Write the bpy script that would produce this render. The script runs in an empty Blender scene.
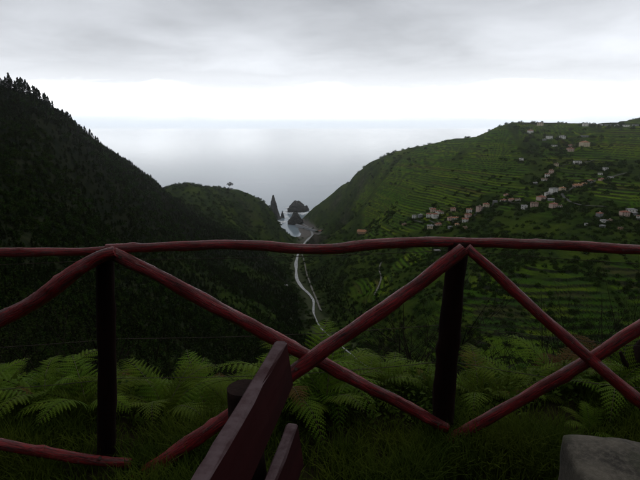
import bpy, math, random
import numpy as np
from mathutils import Vector, Matrix
R = math.radians
rng = np.random.default_rng(7); random.seed(7)
scene = bpy.context.scene
C = scene.collection

# ---------------------------------------------------------------- camera
F = 502.0; PITCH = R(13.2); EYE = 1.6          # focal length in 640-px units, camera 1.6 m above the terrace
cd = bpy.data.cameras.new('camera'); cam = bpy.data.objects.new('camera', cd); C.objects.link(cam)
cd.sensor_width = 36; cd.lens = 36*F/640; cd.clip_start = 0.05; cd.clip_end = 90000
cam.location = (0, 0, EYE); cam.rotation_euler = (R(90)-PITCH, 0, 0)
scene.camera = cam
# ---------------------------------------------------------------- exposure / render
vs = scene.view_settings; vs.view_transform = 'Standard'; vs.look = 'None'; vs.exposure = 0.0; vs.gamma = 1.0
vs.use_curve_mapping = False
cy = scene.cycles
cy.use_denoising = True; cy.max_bounces = 6; cy.diffuse_bounces = 3; cy.glossy_bounces = 2
cy.transmission_bounces = 2; cy.volume_bounces = 2; cy.transparent_max_bounces = 8
cy.sample_clamp_indirect = 4

# ---------------------------------------------------------------- node helper
def N(nt, t, **kw):
    n = nt.nodes.new(t)
    ins = kw.pop('ins', {})
    for k, v in kw.items(): setattr(n, k, v)
    for k, v in ins.items():
        if hasattr(v, 'is_output'): nt.links.new(v, n.inputs[k])
        else: n.inputs[k].default_value = v
    return n
def mth(nt, op, a, b=None, c=None, clamp=False):
    n = N(nt, 'ShaderNodeMath', operation=op, use_clamp=clamp)
    for i, v in enumerate((a, b, c)):
        if v is None: continue
        if hasattr(v, 'is_output'): nt.links.new(v, n.inputs[i])
        else: n.inputs[i].default_value = v
    return n.outputs[0]
def mix(nt, f, a, b, blend='MIX'):
    n = N(nt, 'ShaderNodeMix', data_type='RGBA', blend_type=blend)
    for k, v in ((0, f), (6, a), (7, b)):
        if hasattr(v, 'is_output'): nt.links.new(v, n.inputs[k])
        else: n.inputs[k].default_value = (*v, 1) if isinstance(v, tuple) and len(v) == 3 else v
    return n.outputs[2]
def ramp(nt, f, stops, interp='LINEAR'):
    n = N(nt, 'ShaderNodeValToRGB'); nt.links.new(f, n.inputs[0]); cr = n.color_ramp; cr.interpolation = interp
    while len(cr.elements) < len(stops): cr.elements.new(0.5)
    for e, (p, c) in zip(cr.elements, stops):
        e.position = p; e.color = (*c, 1) if isinstance(c, tuple) else (c, c, c, 1)
    return n.outputs[0]

# ---------------------------------------------------------------- world: overcast sky over the sea
SUN_EL, SUN_AZ = R(48), R(25)                 # azimuth clockwise from +Y (the view direction)
w = bpy.data.worlds.new('World'); scene.world = w; w.use_nodes = True
nt = w.node_tree; nt.nodes.clear()
tc = N(nt, 'ShaderNodeTexCoord'); sx = N(nt, 'ShaderNodeSeparateXYZ', ins={0: tc.outputs['Generated']})
X, Y, Z = sx.outputs
sky = N(nt, 'ShaderNodeTexSky', sky_type='NISHITA', sun_disc=False, sun_elevation=SUN_EL, sun_rotation=SUN_AZ)
zz = mth(nt, 'MAXIMUM', Z, 0.0)
den = mth(nt, 'ADD', zz, 0.16)
u = mth(nt, 'DIVIDE', X, den); v = mth(nt, 'DIVIDE', Y, den)
cv = N(nt, 'ShaderNodeCombineXYZ', ins={0: u, 1: v, 2: 3.7})
big = N(nt, 'ShaderNodeTexNoise', ins={'Vector': cv.outputs[0], 'Scale': 0.42, 'Detail': 5.0, 'Roughness': 0.5})
fine = N(nt, 'ShaderNodeTexNoise', ins={'Vector': cv.outputs[0], 'Scale': 1.7, 'Detail': 6.0, 'Roughness': 0.6, 'Distortion': 0.4})
# height of the cloud base wavers with the broad noise
off = mth(nt, 'MULTIPLY', mth(nt, 'SUBTRACT', big.outputs[0], 0.5), 0.12)
off2 = mth(nt, 'MULTIPLY', mth(nt, 'SUBTRACT', fine.outputs[0], 0.5), 0.06)
zc = mth(nt, 'ADD', mth(nt, 'ADD', zz, off), off2)
deck = ramp(nt, zc, [(0.0, (0.50, 0.52, 0.55)), (0.018, (0.95, 0.97, 1.0)), (0.034, (0.86, 0.87, 0.88)), (0.052, (0.48, 0.485, 0.495)),
                     (0.070, (0.275, 0.283, 0.298)), (0.10, (0.205, 0.211, 0.224)), (0.2, (0.165, 0.170, 0.180)), (1.0, (0.120, 0.124, 0.131))])
deck = mix(nt, 1.0, deck, (3.6, 3.6, 3.6), 'MULTIPLY')          # the clear strip under the cloud deck is far brighter than the deck
br = mth(nt, 'ADD', mth(nt, 'MULTIPLY', big.outputs[0], 2.1), -0.05)
br = mth(nt, 'ADD', br, mth(nt, 'MULTIPLY', mth(nt, 'SUBTRACT', fine.outputs[0], 0.5), 0.6))
shade = mix(nt, ramp(nt, zz, [(0.03, 0.0), (0.10, 1.0)]), (1.0, 1.0, 1.0), br)
deck = mix(nt, 1.0, deck, shade, 'MULTIPLY')
# clear, faintly blue strip right above the horizon
strip = ramp(nt, zz, [(0.0, 1.0), (0.006, 0.8), (0.022, 0.0)])
deck = mix(nt, strip, deck, (1.15, 1.30, 1.48))
deck10 = mix(nt, 1.0, deck, (10.0, 10.0, 10.0), 'MULTIPLY')
col = mix(nt, 0.93, sky.outputs[0], deck10)
bg = N(nt, 'ShaderNodeBackground', ins={'Color': col, 'Strength': 0.10})
nt.links.new(bg.outputs[0], N(nt, 'ShaderNodeOutputWorld').inputs[0])
# ---------------------------------------------------------------- sun behind the cloud
sl = bpy.data.lights.new('sun', 'SUN'); sl.energy = 0.5; sl.angle = R(25); sl.color = (1.0, 0.96, 0.9)
so = bpy.data.objects.new('sun', sl); C.objects.link(so)
sd = Vector((math.sin(SUN_AZ)*math.cos(SUN_EL), math.cos(SUN_AZ)*math.cos(SUN_EL), math.sin(SUN_EL)))
so.rotation_euler = (-sd).to_track_quat('-Z', 'Y').to_euler(); so.location = (0, 0, 60)

# ================================================================ helpers
def tag(o, label=None, cat=None, group=None, kind=None):
    if label: o['label'] = label
    if cat: o['category'] = cat
    if group: o['group'] = group
    if kind: o['kind'] = kind
    return o
def link(name, me, mats=None, parent=None):
    o = bpy.data.objects.new(name, me); C.objects.link(o)
    if parent is not None: o.parent = parent
    if mats is not None:
        for m in (mats if isinstance(mats, (list, tuple)) else [mats]):
            if m.name not in [q.name for q in me.materials if q]: me.materials.append(m)
    return o
def empty(name, loc=(0, 0, 0), rz=0.0):
    o = bpy.data.objects.new(name, None); C.objects.link(o); o.location = loc; o.rotation_euler = (0, 0, rz)
    o.empty_display_size = 0.1
    return o
def mesh(name, V, Fc, smooth=False, mi=None):
    me = bpy.data.meshes.new(name); me.from_pydata([tuple(p) for p in V], [], [tuple(f) for f in Fc])
    if smooth: me.polygons.foreach_set('use_smooth', [True]*len(me.polygons))
    if mi is not None: me.polygons.foreach_set('material_index', mi)
    me.update(); return me
def np_mesh(name, V, Fq, smooth=True):
    """fast mesh from numpy arrays; Fq is (n,3) or (n,4)"""
    me = bpy.data.meshes.new(name); k = Fq.shape[1]
    me.vertices.add(len(V)); me.vertices.foreach_set('co', V.astype(np.float32).ravel())
    me.loops.add(Fq.size); me.loops.foreach_set('vertex_index', Fq.astype(np.int32).ravel())
    me.polygons.add(len(Fq)); me.polygons.foreach_set('loop_start', np.arange(0, Fq.size, k, dtype=np.int32))
    me.polygons.foreach_set('use_smooth', np.full(len(Fq), smooth)); me.update(calc_edges=True)
    return me
def fattr(me, name, arr):
    a = me.attributes.new(name, 'FLOAT', 'POINT'); a.data.foreach_set('value', np.asarray(arr, np.float32))
def ray(px, py):
    a = (px-320)/F; b = (240-py)/F; c, s = math.cos(PITCH), math.sin(PITCH)
    return np.array([a, c + b*s, -s + b*c])
def P(px, py, dist):                            # the point a given distance ahead, seen under that angle
    d = ray(px, py); return np.array([0, 0, EYE]) + d*(dist/d[1])
def on_plane(px, py, A, B, back=0.0):           # where a sight line meets the upright plane through A, B (plan points)
    t = np.array(B)-np.array(A); n = np.array([-t[1], t[0]]); n /= np.linalg.norm(n)
    d = ray(px, py); k = (n @ np.array(A) + back)/(n @ d[:2]); return np.array([0, 0, EYE]) + d*k
def sstep(a, b, x):
    t = np.clip((x-a)/(b-a), 0, 1); return t*t*(3-2*t)
def _h(ix, iy, s):
    n = (ix.astype(np.int64)*374761393 + iy.astype(np.int64)*668265263 + s*1442695041) & 0xffffffff
    n = ((n ^ (n >> 13))*1274126177) & 0xffffffff; n = (n ^ (n >> 16)) & 0xffffffff
    return n/4294967295.0
def vnoise(x, y, s=0):
    x0 = np.floor(x); y0 = np.floor(y); fx = x-x0; fy = y-y0
    fx = fx*fx*fx*(fx*(fx*6-15)+10); fy = fy*fy*fy*(fy*(fy*6-15)+10)
    a = _h(x0, y0, s); b = _h(x0+1, y0, s); c = _h(x0, y0+1, s); d = _h(x0+1, y0+1, s)
    return (a+(b-a)*fx)*(1-fy) + (c+(d-c)*fx)*fy
def fbm(x, y, sc, oct=4, s=0, rough=0.5):
    r = np.zeros_like(np.asarray(x, float)); amp = 1; tot = 0
    for i in range(oct):
        r = r + amp*(vnoise(x/sc*2**i + 17.3*i, y/sc*2**i - 9.1*i, s+i)-0.5)*2; tot += amp; amp *= rough
    return r/tot

# ================================================================ materials
def material(name):
    m = bpy.data.materials.new(name); m.use_nodes = True; nt = m.node_tree; nt.nodes.clear()
    b = N(nt, 'ShaderNodeBsdfPrincipled'); nt.links.new(b.outputs[0], N(nt, 'ShaderNodeOutputMaterial').inputs[0])
    return m, nt, b
def noise_mat(name, c1, c2, scale=5, rough=0.85, bump=0.0, bscale=None, detail=5, spec=0.3, stretch=None, rnd=0.0, dist=0.05, sss=0):
    m, nt, b = material(name)
    tc = N(nt, 'ShaderNodeTexCoord'); vec = tc.outputs['Object']
    if stretch: vec = N(nt, 'ShaderNodeMapping', ins={'Vector': vec, 'Scale': stretch}).outputs[0]
    n = N(nt, 'ShaderNodeTexNoise', ins={'Vector': vec, 'Scale': scale, 'Detail': detail, 'Roughness': 0.6})
    col = mix(nt, ramp(nt, n.outputs[0], [(0.3, 0.0), (0.7, 1.0)]), c1, c2)
    if rnd:
        oi = N(nt, 'ShaderNodeObjectInfo')
        hs = N(nt, 'ShaderNodeHueSaturation', ins={'Color': col, 'Value': mth(nt, 'ADD', mth(nt, 'MULTIPLY', oi.outputs['Random'], rnd), 1-rnd/2),
              'Hue': mth(nt, 'ADD', mth(nt, 'MULTIPLY', oi.outputs['Random'], rnd*0.06), 0.5-rnd*0.03)})
        col = hs.outputs[0]
    nt.links.new(col, b.inputs['Base Color']); b.inputs['Roughness'].default_value = rough
    b.inputs['Specular IOR Level'].default_value = spec
    if bump:
        n2 = N(nt, 'ShaderNodeTexNoise', ins={'Vector': vec, 'Scale': bscale or scale*3, 'Detail': 6.0})
        bp = N(nt, 'ShaderNodeBump', ins={'Strength': bump, 'Distance': dist, 'Height': n2.outputs[0]})
        nt.links.new(bp.outputs[0], b.inputs['Normal'])
    return m
def leaf_mat(name, c1, c2, scale=3, rough=0.55, rnd=0.4, trans=0.25, spec=0.3):
    m = noise_mat(name, c1, c2, scale, rough, rnd=rnd, spec=spec); nt = m.node_tree
    b = [n for n in nt.nodes if n.type == 'BSDF_PRINCIPLED'][0]; out = [n for n in nt.nodes if n.type == 'OUTPUT_MATERIAL'][0]
    src = b.inputs['Base Color'].links[0].from_socket
    t = N(nt, 'ShaderNodeBsdfTranslucent', ins={'Color': src})
    ms = N(nt, 'ShaderNodeMixShader', ins={0: trans, 1: b.outputs[0], 2: t.outputs[0]})
    nt.links.new(ms.outputs[0], out.inputs[0]); return m

def red_wood():
    m, nt, b = material('red_stained_log')
    at = N(nt, 'ShaderNodeAttribute', attribute_name='along'); an = N(nt, 'ShaderNodeAttribute', attribute_name='ang')
    oi = N(nt, 'ShaderNodeObjectInfo')
    cv = N(nt, 'ShaderNodeCombineXYZ', ins={0: mth(nt, 'MULTIPLY', at.outputs['Fac'], 3.0), 1: mth(nt, 'SINE', an.outputs['Fac']),
                                            2: mth(nt, 'ADD', mth(nt, 'COSINE', an.outputs['Fac']), mth(nt, 'MULTIPLY', oi.outputs['Random'], 40.0))})
    gr = N(nt, 'ShaderNodeTexNoise', ins={'Vector': cv.outputs[0], 'Scale': 7.0, 'Detail': 8.0, 'Roughness': 0.65})
    pat = N(nt, 'ShaderNodeTexNoise', ins={'Vector': cv.outputs[0], 'Scale': 1.6, 'Detail': 5.0, 'Roughness': 0.6})
    tco = N(nt, 'ShaderNodeTexCoord')
    spk = N(nt, 'ShaderNodeTexNoise', ins={'Vector': tco.outputs['Object'], 'Scale': 60.0, 'Detail': 4.0})
    col = mix(nt, ramp(nt, gr.outputs[0], [(0.36, 0.0), (0.62, 1.0)]), (0.060, 0.003, 0.004), (0.34, 0.010, 0.015))
    col = mix(nt, ramp(nt, pat.outputs[0], [(0.52, 0.0), (0.66, 0.85)]), col, (0.028, 0.010, 0.009))
    col = mix(nt, ramp(nt, spk.outputs[0], [(0.60, 0.0), (0.72, 0.6)]), col, (0.13, 0.085, 0.07))
    cw = N(nt, 'ShaderNodeCombineXYZ', ins={0: mth(nt, 'MULTIPLY', at.outputs['Fac'], 1.3), 1: mth(nt, 'MULTIPLY', mth(nt, 'SINE', an.outputs['Fac']), 2.2),
                                            2: mth(nt, 'ADD', mth(nt, 'MULTIPLY', mth(nt, 'COSINE', an.outputs['Fac']), 2.2), mth(nt, 'MULTIPLY', oi.outputs['Random'], 60.0))})
    ck = N(nt, 'ShaderNodeTexNoise', ins={'Vector': cw.outputs[0], 'Scale': 4.0, 'Detail': 3.0, 'Roughness': 0.5})
    crack = ramp(nt, mth(nt, 'ABSOLUTE', mth(nt, 'SUBTRACT', ck.outputs[0], 0.5)), [(0.0, 1.0), (0.012, 0.9), (0.024, 0.0)])
    col = mix(nt, crack, col, (0.006, 0.003, 0.003))
    nt.links.new(col, b.inputs['Base Color'])
    nt.links.new(ramp(nt, gr.outputs[0], [(0.3, 0.24), (0.7, 0.42)]), b.inputs['Roughness'])
    b.inputs['Specular IOR Level'].default_value = 0.32
    bp = N(nt, 'ShaderNodeBump', ins={'Strength': 0.9, 'Distance': 0.007, 'Height': mth(nt, 'SUBTRACT', gr.outputs[0], crack)})
    nt.links.new(bp.outputs[0], b.inputs['Normal']); return m
M_RED = red_wood()
M_POST = noise_mat('dark_post_wood', (0.005, 0.003, 0.003), (0.018, 0.007, 0.006), 9, 0.9, 0.6, 30, stretch=(1, 1, 0.15), dist=0.01, spec=0.05)
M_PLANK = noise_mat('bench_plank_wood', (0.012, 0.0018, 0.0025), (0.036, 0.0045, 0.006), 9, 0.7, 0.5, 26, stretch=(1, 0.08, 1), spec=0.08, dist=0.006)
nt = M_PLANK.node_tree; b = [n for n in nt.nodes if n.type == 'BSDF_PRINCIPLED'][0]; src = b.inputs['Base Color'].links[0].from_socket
nz_ = N(nt, 'ShaderNodeSeparateXYZ', ins={0: N(nt, 'ShaderNodeNewGeometry').outputs['Normal']}).outputs[2]     # upward faces painted paler and greyer for the lit top, blotched with wear
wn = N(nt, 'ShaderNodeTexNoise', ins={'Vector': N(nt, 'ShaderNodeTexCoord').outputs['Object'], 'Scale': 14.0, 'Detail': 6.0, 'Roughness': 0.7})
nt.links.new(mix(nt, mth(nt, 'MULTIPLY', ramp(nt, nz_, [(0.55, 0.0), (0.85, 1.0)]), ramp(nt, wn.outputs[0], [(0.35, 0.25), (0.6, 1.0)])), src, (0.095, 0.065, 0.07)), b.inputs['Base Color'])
M_LOGEND = noise_mat('log_bark', (0.006, 0.004, 0.0035), (0.026, 0.015, 0.013), 12, 0.9, 0.7, 30, stretch=(1, 1, 0.2), dist=0.01, spec=0.05)
M_WIRE = noise_mat('rusty_wire', (0.02, 0.014, 0.012), (0.05, 0.03, 0.02), 60, 0.7)
M_IRON = noise_mat('rusty_iron', (0.03, 0.015, 0.01), (0.07, 0.04, 0.03), 90, 0.6)

# ================================================================ terrain heights
SEA = -303.0
def plan(px, py, z):                            # point on the sight line at a given height
    d = ray(px, py); k = (z-EYE)/d[2]; return np.array([0, 0, EYE]) + d*k
river_px = [(470, 425, -172), (430, 402, -200), (392, 382, -215), (365, 366, -226), (345, 350, -234), (322, 330, -246), (314, 314, -253),
            (312, 298, -262), (299, 284, -270), (296, 268, -280), (298, 255, -287), (304, 244, -293), (312, 235, -298), (309, 228, -301.6), (300, 223, -303.2), (292, 220, -304)]
RIV = np.array([plan(*q) for q in river_px])
pts = []
for q in [(305, 218, 1600), (312, 212, 1590), (320, 204, 1565), (330, 196, 1515), (340, 188, 1450), (350, 181, 1390), (365, 166, 1320), (390, 154, 1260), (420, 147, 1200), (450, 140, 1150), (480, 135, 1110),
          (500, 126, 1070), (510, 123, 1060), (530, 123, 1050), (560, 123, 1040), (600, 126, 1020), (640, 126, 1000), (720, 126, 960), (900, 122, 880),
          # left forested hill: crest
          (-330, 10, 330), (-120, 66, 400), (0, 110, 450), (22, 116, 465), (45, 123, 480), (65, 132, 500), (85, 144, 525), (110, 162, 560), (130, 177, 590), (150, 188, 630), (166, 199, 690),
          # far left ridge
          (170, 184, 960), (190, 183, 1010), (205, 186, 1050), (220, 189, 1100), (237, 190, 1150), (250, 200, 1210), (258, 209, 1240), (265, 219, 1270), (280, 236, 1330), (292, 246, 1360),
          # left faces
          (200, 215, 900), (250, 238, 1050), (180, 240, 680), (220, 280, 620), (250, 320, 520), (100, 220, 480), (60, 180, 440), (30, 130, 440), (0, 200, 340), (0, 300, 175),
          (100, 300, 290), (170, 300, 390), (150, 340, 260), (230, 340, 410), (-150, 150, 330), (-150, 300, 130), (-400, 200, 220), (40, 240, 340), (130, 260, 420),
          # right hillside
          (342, 237, 1260), (362, 232, 1060), (338, 212, 1400), (400, 200, 1000), (380, 260, 810), (350, 290, 730), (345, 312, 610), (420, 240, 810), (420, 280, 630), (450, 300, 500),
          (420, 335, 430), (500, 230, 720), (500, 200, 830), (470, 170, 980), (560, 200, 770), (560, 170, 890), (560, 145, 990), (630, 200, 710),
          (630, 160, 870), (460, 340, 440), (520, 345, 425), (580, 345, 425), (650, 345, 430), (720, 345, 430), (520, 300, 495), (600, 300, 495), (680, 300, 500), (520, 265, 575), (600, 265, 570), (680, 265, 565), (600, 235, 640), (700, 235, 640), (560, 375, 335), (640, 378, 330), (480, 380, 345), (800, 300, 490), (800, 370, 330), (370, 195, 1200), (395, 170, 1160), (430, 170, 1080), (420, 215, 900)]:
    pts.append(P(*q))
for q in [(0, 100, -80), (100, 80, -62), (-100, 80, -48), (0, 200, -148), (10, 300, -192), (60, 60, -45), (-60, 60, -42), (150, 40, -30), (-160, 40, 0), (0, -60, 42), (0, -140, 95),
          (120, -60, 50), (-120, -60, 60), (260, -40, 45), (-260, -40, 95), (400, -200, 130), (-400, -200, 150), (0, -400, 150), (500, 100, -10), (800, 300, 20), (900, 800, 25), (1200, 1200, -20),
          (-500, 300, 90), (-700, 500, 80), (-700, 800, -10), (-520, 700, -60), (-480, 900, -200), (-700, 1100, -310), (-430, 1120, -310), (-320, 1230, -335), (-230, 1330, -335), (-150, 1420, -335), (-110, 1540, -335),
          (-300, 1500, -340), (-900, 1400, -340), (-110, 1720, -340), (40, 1720, -335), (140, 1680, -335), (230, 1620, -335), (330, 1530, -335), (430, 1440, -330), (560, 1380, -330), (700, 1330, -300), (300, 1800, -340), (700, 1700, -340), (1200, 1600, -330),
          (700, 1150, -6), (500, 1180, -40), (420, 1190, -70), (-600, 2200, -345), (0, 2300, -345), (600, 2300, -345), (1300, 2200, -345), (1800, 900, 0), (1800, 2000, -330), (-1500, 700, -50), (-1500, 1500, -340), (1500, -200, 100), (-1500, -300, 200), (0, -1500, 200), (-1500, 2200, -345)]:
    pts.append(np.array(q, float))
pts = np.array(pts)
def phi(r2): return np.sqrt(r2 + 18.0**2)
D2 = ((pts[:, None, :2]-pts[None, :, :2])**2).sum(-1)
n_ = len(pts)
A_ = np.zeros((n_+3, n_+3)); A_[:n_, :n_] = phi(D2) - np.eye(n_)*1.5; A_[:n_, n_] = 1; A_[:n_, n_+1:] = pts[:, :2]/1000
A_[n_:, :n_] = A_[:n_, n_:].T
W_ = np.linalg.solve(A_, np.concatenate([pts[:, 2], [0, 0, 0]]))
def rbf(x, y):
    out = np.empty(len(x)); B = 40000
    for i in range(0, len(x), B):
        xs = x[i:i+B]; ys = y[i:i+B]
        d2 = (xs[:, None]-pts[None, :, 0])**2 + (ys[:, None]-pts[None, :, 1])**2
        out[i:i+B] = phi(d2) @ W_[:n_] + W_[n_] + (xs*W_[n_+1]+ys*W_[n_+2])/1000
    return out
def seg_dist(x, y, path):
    best = np.full(x.shape, 1e18); zb = np.zeros(x.shape)
    for a, b in zip(path[:-1], path[1:]):
        ab = b[:2]-a[:2]; L2 = ab @ ab
        t = np.clip(((x-a[0])*ab[0]+(y-a[1])*ab[1])/L2, 0, 1)
        d = (x-a[0]-t*ab[0])**2+(y-a[1]-t*ab[1])**2
        m = d < best; best = np.where(m, d, best); zb = np.where(m, a[2]+t*(b[2]-a[2]), zb)
    return np.sqrt(best), zb
def near_h(x, y):
    lip = 2.62 + 0.10*np.sin(x*1.7) + 0.07*np.sin(x*4.1+1)
    h = -np.maximum(y-lip, 0)*0.80 + 0.10*np.exp(-((y-lip)/0.25)**2)*0.0
    h = h + np.maximum(-2.8-y, 0)*0.85  # unseen hillside added behind the camera to block sky and darken the foreground
    return h + 0.02*fbm(x, y, 0.6, 3, 91)
PADS = []
def terrain(x, y, full=False):
    x = np.asarray(x, float).ravel(); y = np.asarray(y, float).ravel()
    r = np.hypot(x, y); h = rbf(x, y)
    gul = fbm(x, y, 170, 5, 3, 0.55)
    h = h + gul*10*sstep(350, 750, r)
    # gullies and ribs running down the left faces
    h = h + (np.abs(fbm(x, y, 95, 4, 31))-0.25)*-14*sstep(150, 400, r)*sstep(60, -120, x)
    dr, zr = seg_dist(x, y, RIV)
    wv = sstep(6, np.where((y > 1150) & (x > np.interp(y, RIV[::1, 1], RIV[::1, 0])), 38.0, 95.0), dr + 10*fbm(x, y, 40, 3, 5)); h = np.where(dr < 130, zr + (h-zr)*wv, h); h = np.maximum(h, np.where(dr < 300, zr-3, -1e9)) if False else h
    # fields and terraces
    reg = fbm(x, y, 230, 4, 12) + 0.55*fbm(x, y, 75, 3, 18)
    rav = np.abs(fbm(x, y, 260, 3, 83)); terr = sstep(-0.16, 0.02, reg)*sstep(0.03, 0.09, rav)*sstep(10, 70, x - (0.02*y) + 20*fbm(x, y, 120, 2, 44))*sstep(90, 150, r)*sstep(25, 60, dr)*sstep(SEA+25, SEA+60, h)*sstep(1550, 1250, y)
    stp = 3.4; hw = h + 0.7*fbm(x, y, 45, 3, 8) + 2.5*fbm(x, y, 140, 2, 9)
    t = hw/stp; fr = t-np.floor(t); ris = sstep(0.62, 0.97, fr)
    ht = (np.floor(t) + 0.16*fr + 0.84*ris)*stp
    riser = terr*sstep(0.02, 0.25, ris)*(1-sstep(0.93, 1.0, ris))
    level = np.floor(t + 0.02)
    h = h + (ht-hw)*terr
    h = h + fbm(x, y, 22, 4, 21)*1.3*sstep(40, 160, r)*(1-0.85*terr)*sstep(3, 20, dr)
    # seaward cliffs are rocky
    k = sstep(14, 60, r); nh = near_h(x, y); h = nh*(1-k) + h*k
    for (ax, ay, azz, ar) in PADS:
        m_ = (np.abs(x-ax) < 2.4*ar) & (np.abs(y-ay) < 2.4*ar)
        if m_.any(): dd = np.hypot(x[m_]-ax, y[m_]-ay); h[m_] = azz + (h[m_]-azz)*sstep(ar, 2.3*ar, dd)
    if full: return h, terr, riser, level, dr
    return h
def hgt(x, y): return float(terrain([x], [y])[0])
def hit(px, py, near=60, far=1800):             # where a sight line lands on the terrain
    d = ray(px, py); d = d/d[1]
    s = np.concatenate([np.arange(near, 400, 2.0), np.arange(400, far, 4.0)])
    z = EYE + d[2]*s; h = terrain(d[0]*s, s); m = np.nonzero(z < h)[0]
    if not len(m): return None
    i = m[0]; return np.array([d[0]*s[i], s[i], h[i]])

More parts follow.
